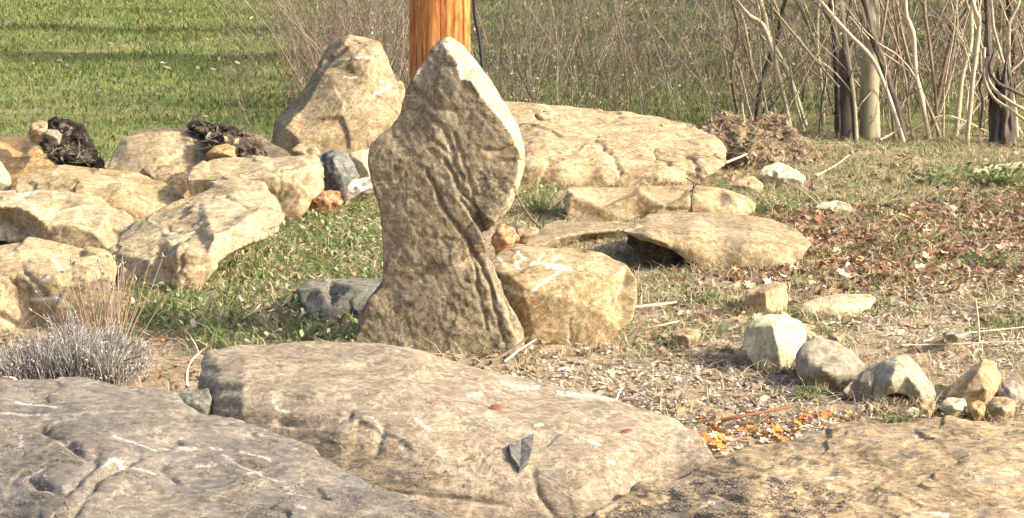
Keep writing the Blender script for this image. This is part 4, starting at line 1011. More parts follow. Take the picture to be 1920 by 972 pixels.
# tall bare trees right of the view: their long shadows streak the lawn
def big_tree(x, y, h, r, seed, label):
    rnd = random.Random(seed)
    root = empty('bare_tree', (x, y, 0), label=label, cat='tree', group='tall bare trees beyond the right edge')
    top = Vector((rnd.uniform(-1, 1), rnd.uniform(-1, 1), h))
    P = bend((0, 0, -.1), top, 10, .02, rnd=rnd)
    V, Qd = tube(P, np.linspace(r, r * .25, 10), 12)
    link('trunk', mesh_np('trunk', V, Qd), M['bark_grey'], root)
    parts = []
    for k in range(16):
        t = rnd.uniform(.3, .95)
        a = Vector((0, 0, 0)).lerp(top, t)
        L = h * .4 * (1.1 - t * .6)
        b = a + Vector((rnd.uniform(-1, 1), rnd.uniform(-1, 1), rnd.uniform(.2, .9))).normalized() * L
        parts.append(tube(bend(a, b, 7, .05, rnd=rnd), np.linspace(r * .35, .015, 7), 6))
        for s in range(7):
            c = a.lerp(b, rnd.uniform(.3, 1)); e = c + Vector((rnd.uniform(-1, 1), rnd.uniform(-1, 1), rnd.uniform(-.1, .9))).normalized() * L * .4
            parts.append(tube(bend(c, e, 5, .05, rnd=rnd), np.linspace(.028, .008, 5), 4))
    V, Qd = join(parts)
    link('branches', mesh_np('branches', V, Qd), M['bark_grey'], root)
big_tree(9.5, 23.0, 12, .22, 1, 'tall bare tree beyond the right edge, shorter one')
big_tree(12.5, 26.5, 14, .26, 2, 'tall bare tree beyond the right edge, thicker one')
def conifer(x, y, h, r, label):
    root = empty('spruce_tree', (x, y, 0), label=label, cat='tree', group='spruces beyond the right edge')
    V, Qd = tube([(0, 0, -.1), (0, 0, h * .5), (0, 0, h)], [.16, .1, .02], 10)
    link('trunk', mesh_np('trunk', V, Qd), M['bark_brown'], root)
    n = 16000
    t = RNG.random(n) ** .7; a = RNG.uniform(0, 6.283, n)
    t = 1 - t
    lay_ = (t * 12) % 1
    rad = r * (1 - t) * (.35 + .65 * RNG.random(n) ** .4) * (1 - .35 * lay_)
    C = np.stack([np.cos(a) * rad, np.sin(a) * rad, .5 + t * (h - .5) - rad * .25], 1)
    V, F = flakes(C, rndm(.10, .22, n), .5, .4)
    link('crown', mesh_np('crown', V, F), M['lawnblade'], root)
CONIFERS = [(9.2, 24.0, 14, 2.0, 'spruce beyond the right edge, nearest'), (11.0, 28.0, 15.5, 2.1, 'spruce beyond the right edge, second nearest'), (11.6, 32.5, 15, 1.9, 'spruce beyond the right edge, third'), (13.5, 37.0, 16, 2.2, 'spruce beyond the right edge, farthest')]

def rndm(a, b, n): return RNG.uniform(a, b, n)
def multi_tube(P0, P1, r0, r1, wob, nseg=6, sides=3, sag=0.0):
    """many thin tapered twigs at once: P0,P1 (n,3)"""
    n = len(P0)
    t = np.linspace(0, 1, nseg)[None, :, None]
    L = np.linalg.norm(P1 - P0, axis=1)[:, None, None]
    ph = RNG.uniform(0, 6.28, (n, 1, 3)); fq = RNG.uniform(3, 8, (n, 1, 3))
    C = P0[:, None] * (1 - t) + P1[:, None] * t
    e = np.sin(math.pi * np.clip(t, 0, 1)) ** .5 * t ** .3
    C = C + wob * L * np.sin(ph + fq * t) * e * np.array([1, .8, .35])
    C[:, :, 2] -= (sag * L[:, :, 0] * (t[:, :, 0] ** 2))
    ang = np.arange(sides) * 2 * math.pi / sides
    R = (r0[:, None] * (1 - t[0, :, 0][None]) + r1[:, None] * t[0, :, 0][None])[:, :, None, None]
    off = np.stack([np.cos(ang), np.sin(ang), 0 * ang], -1)[None, None]
    # rings lie across the twig: use two side vectors
    T = C[:, -1] - C[:, 0]; T /= np.linalg.norm(T, axis=1)[:, None] + 1e-9
    A = np.cross(T, np.array([0, 1, .05])); A /= np.linalg.norm(A, axis=1)[:, None] + 1e-9
    Bv = np.cross(T, A)
    ring = A[:, None, None] * off[..., 0:1] + Bv[:, None, None] * off[..., 1:2]
    V = C[:, :, None] + R * ring
    V = V.reshape(-1, 3)
    b = np.arange(n)[:, None, None] * (nseg * sides)
    i = np.arange(nseg - 1)[None, :, None] * sides; j = np.arange(sides)[None, None]
    j2 = (j + 1) % sides
    Qd = np.stack([b + i + j, b + i + j2, b + i + sides + j2, b + i + sides + j], -1).reshape(-1, 4)
    return V, Qd, C
def brush(n, gen, hgt, spread, rad, nside=3, seglen=.5):
    """gen() -> foot positions; stems with side twigs, joined"""
    F0 = gen(n)
    h = rndm(*hgt, n)
    d = np.stack([RNG.normal(0, spread, n), RNG.normal(0, spread * .6, n), np.ones(n)], 1)
    P1 = F0 + d * h[:, None]
    r = rndm(*rad, n)
    V, Qd, C = multi_tube(F0, P1, r, r * .35, .035, 7, 4)
    out = [(V, Qd)]
    for k in range(nside):
        a = RNG.integers(1, 6, n)
        s = C[np.arange(n), a]
        L = h * rndm(.2, .5, n)
        dd = np.stack([RNG.normal(0, 1, n), RNG.normal(0, .5, n), rndm(.3, 1.3, n)], 1)
        dd /= np.linalg.norm(dd, axis=1)[:, None]
        V, Qd, C2 = multi_tube(s, s + dd * L[:, None], r * .5, r * .2, .06, 5, 3)
        out.append((V, Qd))
        if k < 2:
            a2 = RNG.integers(1, 4, n); s2 = C2[np.arange(n), a2]
            dd = np.stack([RNG.normal(0, 1, n), RNG.normal(0, .5, n), rndm(0, 1.2, n)], 1)
            dd /= np.linalg.norm(dd, axis=1)[:, None]
            V, Qd, _ = multi_tube(s2, s2 + dd * L[:, None] * .5, r * .35, r * .18, .05, 4, 3)
            out.append((V, Qd))
    return join(out)
def feet(px0, px1, y0, y1, bias=1.0):
    def g(n):
        Y = y0 + (y1 - y0) * RNG.random(n) ** bias
        X = (rndm(px0, px1, n) - 960) / FPX * Y
        return np.stack([X, Y, gz(X, Y)], 1)
    return g
V, Qd = brush(235, feet(900, 1420, 19.2, 27, 1), (.6, 2.3), .34, (.0025, .0058), 5)
tag(link('brush_thicket', mesh_np('brush', V, Qd), M['twig']), 'dense bare brush behind the cream boulder, right of the pole', 'brush', kind='stuff')
V, Qd = brush(165, feet(590, 800, 18.6, 25, 1), (.6, 2.1), .34, (.003, .006), 5)
tag(link('brush_thicket', mesh_np('brush', V, Qd), M['twig']), 'dense bare brush between the upright boulder and the pole', 'brush', kind='stuff')
V, Qd = brush(240, feet(1380, 2050, 18.4, 25, 1), (.6, 2.4), .38, (.0035, .0075), 5)
tag(link('brush_thicket', mesh_np('brush', V, Qd), M['twig']), 'tangled bare brush among the saplings at the right', 'brush', kind='stuff')
for a_, b_, n_, lb_ in ((590, 800, 130, 'haze of hair-thin twigs between the upright boulder and the pole'), (890, 1400, 170, 'haze of hair-thin twigs right of the pole'), (1380, 2050, 220, 'haze of hair-thin twigs among the right-hand saplings')):
    V, Qd = brush(n_, feet(a_, b_, 19.0, 25, 1), (.5, 2.0), .45, (.0013, .0028), 6)
    tag(link('fine_twigs', mesh_np('fine_twigs', V, Qd), M['twig_red' if n_ == 130 else 'twig_grey']), lb_, 'brush', kind='stuff')
n = 38
Yv = rndm(18.6, 22, n); Xv = (rndm(1395, 2000, n) - 960) / FPX * Yv
P0 = np.stack([Xv, Yv, gz(Xv, Yv)], 1); hh_ = rndm(1.2, 3.2, n)
P1 = P0 + np.stack([RNG.normal(0, .38, n) * hh_, RNG.normal(0, .15, n) * hh_, hh_], 1)
V, Qd, _ = multi_tube(P0, P1, rndm(.007, .016, n), rndm(.004, .009, n), .035, 9, 6)
tag(link('brush_stems', mesh_np('brush_stems', V, Qd), M['twig']), 'thumb-thick pale stems leaning every way through the right-hand brush', 'brush', kind='stuff')
# distinct shrubs
def shrub(label, fx, fy, D, n, h, spread, rad, mat, nside=5):
    o = at(fx, fy, D); z = float(gz(o.x, o.y))
    def g(m):
        return np.stack([RNG.normal(0, .06, m), RNG.normal(0, .06, m), np.zeros(m)], 1)
    V, Qd = brush(n, g, h, spread, rad, nside)
    root = empty('bare_shrub', (o.x, o.y, z), label=label, cat='shrub', group='bare shrubs on the lawn side')
    k = link('stems', mesh_np('stems', V, Qd), M[mat], root)
    k['kind'] = 'stuff'
shrub('reddish bare shrub fanning out left of the upright boulder', 572, 195, 21.4, 30, (.8, 1.5), .42, (.003, .0055), 'twig_red')
shrub('pale-stemmed bare shrub just behind the upright boulder', 600, 170, 22.6, 22, (.8, 1.4), .3, (.003, .006), 'twig')
shrub('low wispy shrub standing on the lawn at upper centre-left', 452, 190, 21.6, 16, (.5, 1.1), .5, (.002, .0035), 'twig_red')
shrub('small sprig of bare twigs at the left foot of the upright boulder', 497, 262, 17.6, 6, (.25, .5), .5, (.002, .004), 'twig_red', 3)
shrub('thin bare shrub rising immediately right of the pole', 985, 190, 21.5, 16, (.7, 1.5), .25, (.003, .006), 'twig')

# small dead leaves hanging in the brush
def flakes(C, size, flat=.4, asp=.6):
    """folded leaf flakes at centres C: 6 verts, 4 tris each"""
    n = len(C)
    s = size[:, None]
    th = RNG.uniform(0, 6.283, n)
    u = np.stack([np.cos(th), np.sin(th), RNG.normal(0, flat, n)], 1); u /= np.linalg.norm(u, axis=1)[:, None]
    v = np.stack([-np.sin(th), np.cos(th), RNG.normal(0, flat, n)], 1); v /= np.linalg.norm(v, axis=1)[:, None]
    w = np.cross(u, v)
    a = rndm(.7, 1.3, n)[:, None] * asp
    lift = RNG.uniform(.0, .35, (n, 1)) * s
    V = np.stack([C - u * s, C - u * s * .1 + v * s * a + w * lift, C - u * s * .1 - v * s * a * .9 + w * lift, C + u * s + w * lift * .8, C + w * lift * -.3,
                  C + u * s * .45 + v * s * a * .8 + w * lift * 1.4], 1)
    b = np.arange(n)[:, None] * 6
    T = np.array([[0, 4, 1], [0, 2, 4], [2, 3, 4], [4, 3, 5], [4, 5, 1]])
    F = (b[:, :, None] + T[None]).reshape(-1, 3)
    return V.reshape(-1, 3), F
for cf in CONIFERS: conifer(*cf)
n = 11000
Yv = rndm(19, 27, n); Xv = (rndm(600, 1950, n) - 960) / FPX * Yv
Zv = gz(Xv, Yv) + np.abs(RNG.normal(0, .55, n))
V, F = flakes(np.stack([Xv, Yv, Zv], 1), rndm(.007, .018, n), 1.2)
tag(link('dead_leaves', mesh_np('dead_leaves', V, F), M['litter_tan']), 'tiny dead leaves caught in the bare brush behind the rocks', 'leaves', kind='stuff')

# ================================================================== GROUND COVER
rl0 = random.Random(21)
def zone(px, py, poly, soft=0):
    j = soft or 14
    nx_ = perlin(np.stack([px / 40, py / 22, px * 0], 1)) * j * 1.6 + RNG.normal(0, j * .5, len(px))
    ny_ = perlin(np.stack([px / 40 + 50, py / 22, px * 0], 1)) * j + RNG.normal(0, j * .3, len(px))
    return inpoly(px + nx_, py + ny_, poly)
def scatter(n, ylo=7.2, yhi=19.5, margin=140):
    Y = np.sqrt(RNG.random(n) * (yhi ** 2 - ylo ** 2) + ylo ** 2)
    X = rndm(-960 - margin, 960 + margin, n) / FPX * Y
    Z = gz(X, Y)
    C = np.stack([X, Y, Z], 1)
    px, py = project(C)
    return C, px, py
Z_GRASSL = [(225, 560), (330, 520), (430, 440), (560, 395), (730, 360), (730, 660), (560, 660), (380, 660), (250, 640)]
Z_RED = [(1330, 400), (1560, 400), (1920, 350), (2100, 350), (2100, 520), (1900, 545), (1500, 560), (1330, 520)]
Z_CHIP1 = [(960, 700), (1130, 655), (1290, 650), (1480, 725), (1620, 800), (1340, 850), (1180, 770), (1000, 730)]
Z_CHIP2 = [(1600, 555), (1940, 520), (2100, 560), (2100, 720), (1760, 690), (1560, 610)]
Z_TOPR = [(1400, 235), (2100, 225), (2100, 375), (1560, 400), (1420, 380)]
Z_MID = [(1185, 480), (1400, 500), (1400, 640), (1200, 650)]
Z_BED = [(640, 640), (1500, 640), (1500, 860), (900, 760)]
def pick(C, m): return C[m]
# tan litter everywhere in the bed, thinner in the grass
C, px, py = scatter(70000)
dens = .30 + .45 * zone(px, py, Z_BED) + .25 * zone(px, py, Z_RED) + .3 * zone(px, py, Z_MID) + .2 * zone(px, py, Z_CHIP2)
dens = dens * np.clip(perlin(C * 2.3) * 1.6 + .9, .3, 1)
left_lawn = (px < 1380) & (py < 300)
m = (RNG.random(len(C)) < dens) & ~left_lawn
C1 = C[m] + np.array([0, 0, .006])
V, F = flakes(C1, .005 + .030 * RNG.random(len(C1)) ** 2.6, .5)
tag(link('leaf_litter', mesh_np('leaf_litter', V, F), M['litter_tan']), 'tan and grey crumbled leaf litter covering the stony bed', 'leaf litter', kind='stuff')
C, px, py = scatter(70000, 10, 18)
m = zone(px, py, Z_RED, 26) & (RNG.random(len(C)) < .85) | (RNG.random(len(C)) < .07) & (px > 1180) & (py < 620)
C1 = C[m] + np.array([0, 0, .008])
V, F = flakes(C1, .008 + .032 * RNG.random(len(C1)) ** 1.9, .7)
tag(link('leaf_litter', mesh_np('leaf_litter', V, F), M['litter_red']), 'red-brown leaf litter lying right of the two slabs', 'leaf litter', kind='stuff')
# wood chips
def chips(C, L, w):
    n = len(C); th = RNG.uniform(0, 6.283, n); tilt = RNG.normal(0, .25, n)
    u = np.stack([np.cos(th), np.sin(th), tilt], 1) * L[:, None]; v = np.stack([-np.sin(th), np.cos(th), RNG.normal(0, .3, n)], 1) * w[:, None]
    k = np.stack([0 * th, 0 * th, w * .5], 1)
    V = np.stack([C - u - v * .6, C - u * .8 + v, C + u * .9 + v * .7, C + u - v, C - u * .7 + k, C + u * .8 + k], 1).reshape(-1, 3)
    T = np.array([[0, 3, 5], [0, 5, 4], [1, 4, 5], [1, 5, 2], [0, 4, 1], [3, 2, 5]])
    F = (np.arange(n)[:, None, None] * 6 + T[None]).reshape(-1, 3)
    return V, F
C, px, py = scatter(40000, 8, 13)
m = ((zone(px, py, Z_CHIP1, 24) | zone(px, py, Z_CHIP2, 24)) & (RNG.random(len(C)) < .85)) | ((RNG.random(len(C)) < .10) & (px > 960))
m &= (np.clip(perlin(C * 3 + 7) * 2 + 1.0, .15, 1) > RNG.random(len(C)))
C1 = C[m] + np.array([0, 0, .009])
V, F = chips(C1, .004 + .026 * RNG.random(len(C1)) ** 2.4, .002 + .009 * RNG.random(len(C1)) ** 1.6)
tag(link('wood_chips', mesh_np('wood_chips', V, F, False), M['chips']), 'pale grey wood chips and splinters around the row of stones', 'wood chips', kind='stuff')
# grass blades
def blades(C, h, w, lean=.5):
    n = len(C); th = RNG.uniform(0, 6.283, n)
    side = np.stack([np.cos(th), np.sin(th), 0 * th], 1) * w[:, None]
    th2 = RNG.uniform(0, 6.283, n); l = np.abs(RNG.normal(0, lean, n)) * h
    d = np.stack([np.cos(th2) * l, np.sin(th2) * l, h * rndm(.6, 1, n)], 1)
    mid = C + d * np.array([.35, .35, .6])
    V = np.stack([C - side, C + side, mid - side * .75, mid + side * .75, C + d], 1).reshape(-1, 3)
    T = np.array([[0, 1, 3], [0, 3, 2], [2, 3, 4]])
    F = (np.arange(n)[:, None, None] * 5 + T[None]).reshape(-1, 3)
    return V, F
def clumped(n, ylo, yhi, test, k=9, r=.035):
    C, px, py = scatter(n, ylo, yhi)
    C = C[test(C, px, py)]
    C = np.repeat(C, k, 0) + np.concatenate([RNG.normal(0, r, (len(C) * k, 2)), np.zeros((len(C) * k, 1))], 1)
    C[:, 2] = gz(C[:, 0], C[:, 1])
    return C
C = clumped(9000, 9.8, 15, lambda C, x, y: zone(x, y, Z_GRASSL, 16) & (perlin(C * 3.5) > -.18), 7, .03)
C[:, :2] += 0
V, F = blades(C, .035 + .10 * RNG.random(len(C)) ** 1.3, rndm(.002, .0055, len(C)), 1.3)
tag(link('grass', mesh_np('grass', V, F), M['grass']), 'weedy green grass growing between the left rock pile and the standing stone', 'grass', kind='stuff')
C = clumped(15000, 9.5, 19.5, lambda C, x, y: (((zone(x, y, Z_TOPR, 20) & (perlin(C * 1.7 + 3) > -.15)) & (RNG.random(len(x)) < .55)) | ((x > 960) & (y < 640) & (perlin(C * 2.1 + 11) > -.05) & (RNG.random(len(x)) < .6)) | (zone(x, y, Z_MID, 20) & (perlin(C * 3 + 2) > .1))
      | (zone(x, y, [(960, 350), (1070, 350), (1070, 415), (960, 440)], 8)) | ((y > 640) & (perlin(C * 2.6 + 31) > .35) & (RNG.random(len(x)) < .5))), 8, .04)
V, F = blades(C, rndm(.015, .065, len(C)), rndm(.0018, .0045, len(C)), 1.5)
tag(link('grass', mesh_np('grass', V, F), M['grass']), 'scattered green weeds and grass tufts on the right half of the bed', 'grass', kind='stuff')
C = clumped(23000, 8.5, 19.5, lambda C, x, y: (RNG.random(len(x)) < np.where(x > 960, .35, np.where(zone(x, y, Z_GRASSL), .4, .25))) & ~((x < 1380) & (y < 300)) & ~(zone(x, y, Z_RED, 26) & (RNG.random(len(x)) < .45)), 6, .05)
V, F = blades(C, rndm(.02, .09, len(C)), rndm(.001, .003, len(C)), 1.9)
tag(link('dry_grass', mesh_np('dry_grass', V, F), M['dry']), 'straw-coloured dry grass and stalks lying over the bed', 'dry grass', kind='stuff')
C, px, py = scatter(40000, 9.8, 15)
m = zone(px, py, Z_GRASSL, 16); C = C[m]; C[:, 2] += rndm(.005, .08, len(C)); h_ = len(C) * 2 // 3
V, F = flakes(C[:h_], .005 + .016 * RNG.random(h_) ** 1.5, .8, .7)
tag(link('weed_leaves', mesh_np('weed_leaves', V, F), M['greenleaf']), 'small green weed leaves mixed into the grass left of the standing stone', 'weeds', kind='stuff')
V, F = flakes(C[h_:], .006 + .024 * RNG.random(len(C) - h_) ** 1.6, .8, .5)
tag(link('leaf_litter', mesh_np('leaf_litter', V, F), M['litter_tan']), 'curled dead leaves caught in the grass left of the standing stone', 'leaf litter', kind='stuff')
n = 900; C, px, py = scatter(60000, 9.8, 15); C = C[zone(px, py, Z_GRASSL, 10)][:n]; n = len(C); th = RNG.uniform(0, 6.283, n); L = rndm(.05, .2, n)
P1 = C + np.stack([np.cos(th) * L, np.sin(th) * L, rndm(.0, .09, n)], 1); C[:, 2] += .015
V, Qd, _ = multi_tube(C, P1, rndm(.0012, .003, n), rndm(.0008, .0018, n), .08, 5, 3)
tag(link('dry_stems', mesh_np('dry_stems', V, Qd), M['straw']), 'tangle of dry straw stems over the grass at left', 'dry grass', kind='stuff')
Fb = []
for D_, rg, y1_, y0_ in RINGS:
    if D_ < 8.3 or D_ > 16: continue
    for a_, b_ in zip(rg, rg[1:] + rg[:1]):
        if min(a_[1], b_[1]) < y1_ - .35 * (y1_ - y0_): continue
        m_ = int(math.hypot(a_[0] - b_[0], a_[1] - b_[1]) * .8) + 1
        for k in range(m_):
            t_ = random.random(); p_ = at(a_[0] + (b_[0] - a_[0]) * t_, 400, D_ + ((a_[2] if len(a_) > 2 else 0) * (1 - t_) + (b_[2] if len(b_) > 2 else 0) * t_) * .6)
            y_ = min(p_.y, gd(max(a_[1], b_[1])) + .05) - abs(random.gauss(0, .03)) + .01
            Fb.append((p_.x + random.gauss(0, .012), y_, 0))
Fb = np.array(Fb); Fb[:, 2] = gz(Fb[:, 0], Fb[:, 1]) + .004 + np.abs(RNG.normal(0, .008, len(Fb)))
h_ = len(Fb) // 3
V, F = flakes(Fb[RNG.permutation(len(Fb))[:h_ * 2]], .005 + .018 * RNG.random(h_ * 2) ** 1.5, .8)
tag(link('leaf_litter', mesh_np('leaf_litter', V, F), M['litter_tan']), 'dead leaves and crumbs banked against the feet of the stones', 'leaf litter', kind='stuff')
Cg = Fb[RNG.permutation(len(Fb))[:h_ * 2]]
V, F = blades(Cg, rndm(.015, .06, len(Cg)), rndm(.001, .0028, len(Cg)), 1.3)
tag(link('dry_grass', mesh_np('dry_grass', V, F), M['dry']), 'dry grass growing round the feet of the stones', 'dry grass', kind='stuff')
# litter twigs
C, px, py = scatter(5200, 8, 19)
m = ~((px < 1380) & (py < 300))
C = C[m]; n = len(C); th = RNG.uniform(0, 6.283, n); L = rndm(.03, .17, n) 
P1 = C + np.stack([np.cos(th) * L, np.sin(th) * L, rndm(-.01, .04, n)], 1); C[:, 2] += .008
V, Qd, _ = multi_tube(C, P1, rndm(.0012, .0032, n), rndm(.0008, .0018, n), .06, 5, 3)
tag(link('fallen_twigs', mesh_np('fallen_twigs', V, Qd), M['twig']), 'thin fallen twigs strewn through the leaf litter', 'twigs', kind='stuff')
# lawn
n = 200000
Yv = 15.5 + (44 - 15.5) * RNG.random(n) ** 1.15
Xv = rndm(-1600, 1300, n) / FPX * Yv
C = np.stack([Xv, Yv, gz(Xv, Yv)], 1); px, py = project(C)
m = (py < 330) & ((px < 1330) & (py < 305) | (py < 215)) 
m &= (np.clip(perlin(C * np.array([1.1, .7, 1]) + 9) * 1.4 + .95, .35, 1) > RNG.random(n))
C = C[m]; k = C[:, 1] / 22
V, F = blades(C, rndm(.03, .075, len(C)) * k, rndm(.003, .008, len(C)) * k, 1.0)
tag(link('lawn', mesh_np('lawn', V, F), M['lawnblade']), 'mown green lawn rising behind the rock bed', 'lawn', kind='stuff')
# bleached leaves on the lawn
n = 260
Yv = rndm(20, 38, n); Xv = rndm(-1000, 700, n) / FPX * Yv
C = np.stack([Xv, Yv, gz(Xv, Yv) + .05], 1)
V, F = flakes(C, rndm(.02, .05, n), .3)
tag(link('leaf_litter', mesh_np('leaf_litter', V, F), M['straw']), 'bleached leaves scattered on the lawn', 'leaves', kind='stuff')

# crumbs, dead roots and leaves clinging to the clods
for mo, box, nn, mt in ((MOUND[2], (1275, 1530, 200, 335), 1500, 'litter_tan'), (MOUND[0], (82, 190, 230, 322), 260, 'dry'), (MOUND[1], (352, 505, 228, 300), 260, 'dry')):
    Cs = []; Nn = []
    for k in range(nn):
        l, nr = hit(mo, rl0.uniform(box[0], box[1]), rl0.uniform(box[2], box[3]))
        if l is not None: Cs.append(l - mo.location); Nn.append(nr)
    if not Cs: continue
    Cs = np.array([tuple(c) for c in Cs]); Nn = np.array([tuple(c) for c in Nn])
    h_ = len(Cs) // 2
    V, F = flakes(Cs[:h_] + Nn[:h_] * .006, .006 + .03 * RNG.random(h_) ** 2, .8)
    k1 = link('caught_leaves', mesh_np('caught_leaves', V, F), M['litter_tan'], mo); k1['kind'] = 'stuff'
    n = len(Cs) - h_
    V, Qd, _ = multi_tube(Cs[h_:] - Nn[h_:] * .01, Cs[h_:] + Nn[h_:] * .03 + RNG.normal(0, .05, (n, 3)), np.full(n, .0035), np.full(n, .0015), .12, 5, 3)
    k1 = link('roots', mesh_np('roots', V, Qd), M['twig'], mo); k1['kind'] = 'stuff'

# soil crumbs lying in the hollows of the foreground slabs
def crumbs(o, poly, n, s0, s1, mat, name, thr=0.0):
    xs_ = [p[0] for p in poly]; ys_ = [p[1] for p in poly]
    X_ = RNG.uniform(min(xs_), max(xs_), n); Y_ = RNG.uniform(min(ys_), max(ys_), n)
    ok = inpoly(X_, Y_, poly) & (perlin(np.stack([X_ / 48, Y_ / 22, X_ * 0 + 3], 1)) + .5 * perlin(np.stack([X_ / 17, Y_ / 9, X_ * 0], 1)) > thr)
    C_ = []
    for x_, y_ in zip(X_[ok], Y_[ok]):
        l, nr = hit(o, x_, y_)
        if l is not None: C_.append(tuple(l - o.location + nr * .001))
    if not C_: return
    C_ = np.array(C_)
    V, F = chips(C_, s0 + (s1 - s0) * RNG.random(len(C_)) ** 3, s0 * .7 + (s1 - s0) * .4 * RNG.random(len(C_)) ** 3)
    k = link(name, mesh_np(name, V, F, False), M[mat], o); k['kind'] = 'stuff'
M['crumb'] = island('soil_crumbs', [(.14, .11, .08), (.20, .16, .115), (.10, .08, .06), (.26, .21, .15), (.17, .15, .12), (.32, .27, .20)])
M['grit'] = island('pale_grit', [(.36, .31, .23), (.28, .24, .18), (.46, .41, .32), (.22, .18, .13), (.40, .33, .23)])
crumbs(Dd, [(1110, 980), (1200, 925), (1330, 900), (1480, 900), (1600, 930), (1560, 980)], 9000, .0015, .009, 'crumb', 'soil_crumbs', -.12)
crumbs(Dd, [(1250, 890), (1450, 840), (1640, 795), (1920, 785), (1920, 975), (1500, 960)], 6000, .001, .008, 'grit', 'rock_grit', .05)
crumbs(Cc, [(0, 800), (120, 810), (260, 850), (330, 900), (200, 972), (0, 972)], 5000, .001, .007, 'crumb', 'soil_crumbs', .18)
crumbs(Cc, [(400, 850), (640, 890), (860, 972), (420, 972)], 4500, .001, .008, 'crumb', 'soil_crumbs', .1)
crumbs(Cc, [(0, 710), (350, 740), (640, 880), (860, 972), (0, 972)], 2500, .001, .006, 'grit', 'rock_grit', .15)
crumbs(B, [(420, 760), (720, 790), (900, 850), (1050, 960), (700, 920), (480, 800)], 5500, .001, .008, 'crumb', 'soil_crumbs', .12)
crumbs(B, [(400, 650), (780, 655), (1100, 745), (1330, 830), (1300, 880), (1100, 930), (500, 790)], 3500, .001, .007, 'grit', 'rock_grit', .15)
crumbs(B, [(820, 740), (1100, 745), (1320, 810), (1300, 880), (900, 860)], 1600, .001, .007, 'crumb', 'soil_crumbs', .25)
crumbs(E, [(980, 200), (1240, 225), (1350, 270), (1300, 325), (1000, 300)], 1500, .003, .018, 'crumb', 'soil_crumbs', .2)

# --- single fallen leaves, each its own piece of the ground
def leaf_mesh(kind):
    rnd = random.Random(kind)
    n = 14; V = []
    for i in range(n):
        a = i * 6.283 / n
        r = (1 if i % 2 else .58) * rnd.uniform(.8, 1.15)
        x = math.cos(a) * r; y = math.sin(a) * r * .62
        V.append((x, y, .25 * abs(y) + .18 * x * x * rnd.uniform(.4, 1.6)))
    V.append((0, 0, 0))
    F = [(i, (i + 1) % n, n) for i in range(n)]
    me = bpy.data.meshes.new('fallen_leaf'); me.from_pydata(V, [], F); me.update()
    return me
LC = {'leaf_tan': (.46, .30, .17), 'leaf_orange': (.50, .19, .05), 'leaf_brown': (.24, .11, .055), 'leaf_pale': (.62, .50, .34), 'leaf_pink': (.56, .32, .20)}
for k, c in LC.items(): M[k] = simple(k, c, .75, .3, 3)
LM = {}
for k in LC:
    LM[k] = []
    for v in range(3):
        me = leaf_mesh(hash(k) % 7 + v * 11 if False else v * 11 + len(LM)); me.materials.append(M[k]); LM[k].append(me)
def put_leaf(x, y, kind, s, rnd=random):
    p = ground(x, y); z = float(gz(p.x, p.y))
    o = link('fallen_leaf', rnd.choice(LM[kind]), None, GROUND)
    o.location = (p.x, p.y, z + s * .35 + .004)
    o.scale = (s, s, s)
    o.rotation_euler = (rnd.uniform(-.8, .8), rnd.uniform(-.8, .8), rnd.uniform(0, 6.28))
rl = random.Random(5)
for i in range(120): put_leaf(rl.uniform(1305, 1520), rl.uniform(775, 850), rl.choice(['leaf_orange', 'leaf_orange', 'leaf_tan', 'leaf_pale']), rl.uniform(.014, .034), rl)
for i in range(30): put_leaf(rl.uniform(1505, 1600), rl.uniform(760, 800), rl.choice(['leaf_orange', 'leaf_brown', 'leaf_tan']), rl.uniform(.014, .026), rl)
for i in range(110): put_leaf(rl.uniform(1340, 1910), rl.uniform(400, 560), rl.choice(['leaf_pink', 'leaf_tan', 'leaf_brown', 'leaf_pale']), rl.uniform(.02, .045), rl)
for i in range(60): put_leaf(rl.uniform(1000, 1480), rl.uniform(560, 760), rl.choice(['leaf_pink', 'leaf_tan', 'leaf_pale', 'leaf_pale']), rl.uniform(.014, .03), rl)
for i in range(50): put_leaf(rl.uniform(300, 700), rl.uniform(400, 640), rl.choice(['leaf_pink', 'leaf_orange', 'leaf_tan', 'leaf_pale', 'leaf_brown']), rl.uniform(.014, .028), rl)
for i in range(20): put_leaf(rl.uniform(240, 390), rl.uniform(625, 740), rl.choice(['leaf_orange', 'leaf_tan', 'leaf_brown', 'leaf_pale']), rl.uniform(.014, .028), rl)
for i in range(26): put_leaf(rl.uniform(1230, 1400), rl.uniform(300, 350), rl.choice(['leaf_orange', 'leaf_tan', 'leaf_pink']), rl.uniform(.02, .04), rl)
for x, y, k, s in ((1385, 598, 'leaf_pink', .04), (1370, 585, 'leaf_tan', .035), (1545, 470, 'leaf_pale', .04), (1580, 515, 'leaf_pale', .05), (1570, 500, 'leaf_tan', .04), (1450, 520, 'leaf_pink', .04), (1475, 508, 'leaf_pink', .04), (280, 632, 'leaf_orange', .03), (300, 628, 'leaf_orange', .028), (575, 604, 'leaf_orange', .028), (590, 600, 'leaf_pink', .03), (215, 700, 'leaf_orange', .03), (1345, 830, 'leaf_orange', .045), (1355, 815, 'leaf_orange', .04), (1340, 800, 'leaf_orange', .035), (1455, 810, 'leaf_orange', .04), (1470, 806, 'leaf_brown', .035), (1550, 775, 'leaf_orange', .04), (1420, 800, 'leaf_pale', .03)):
    put_leaf(x, y, k, s)

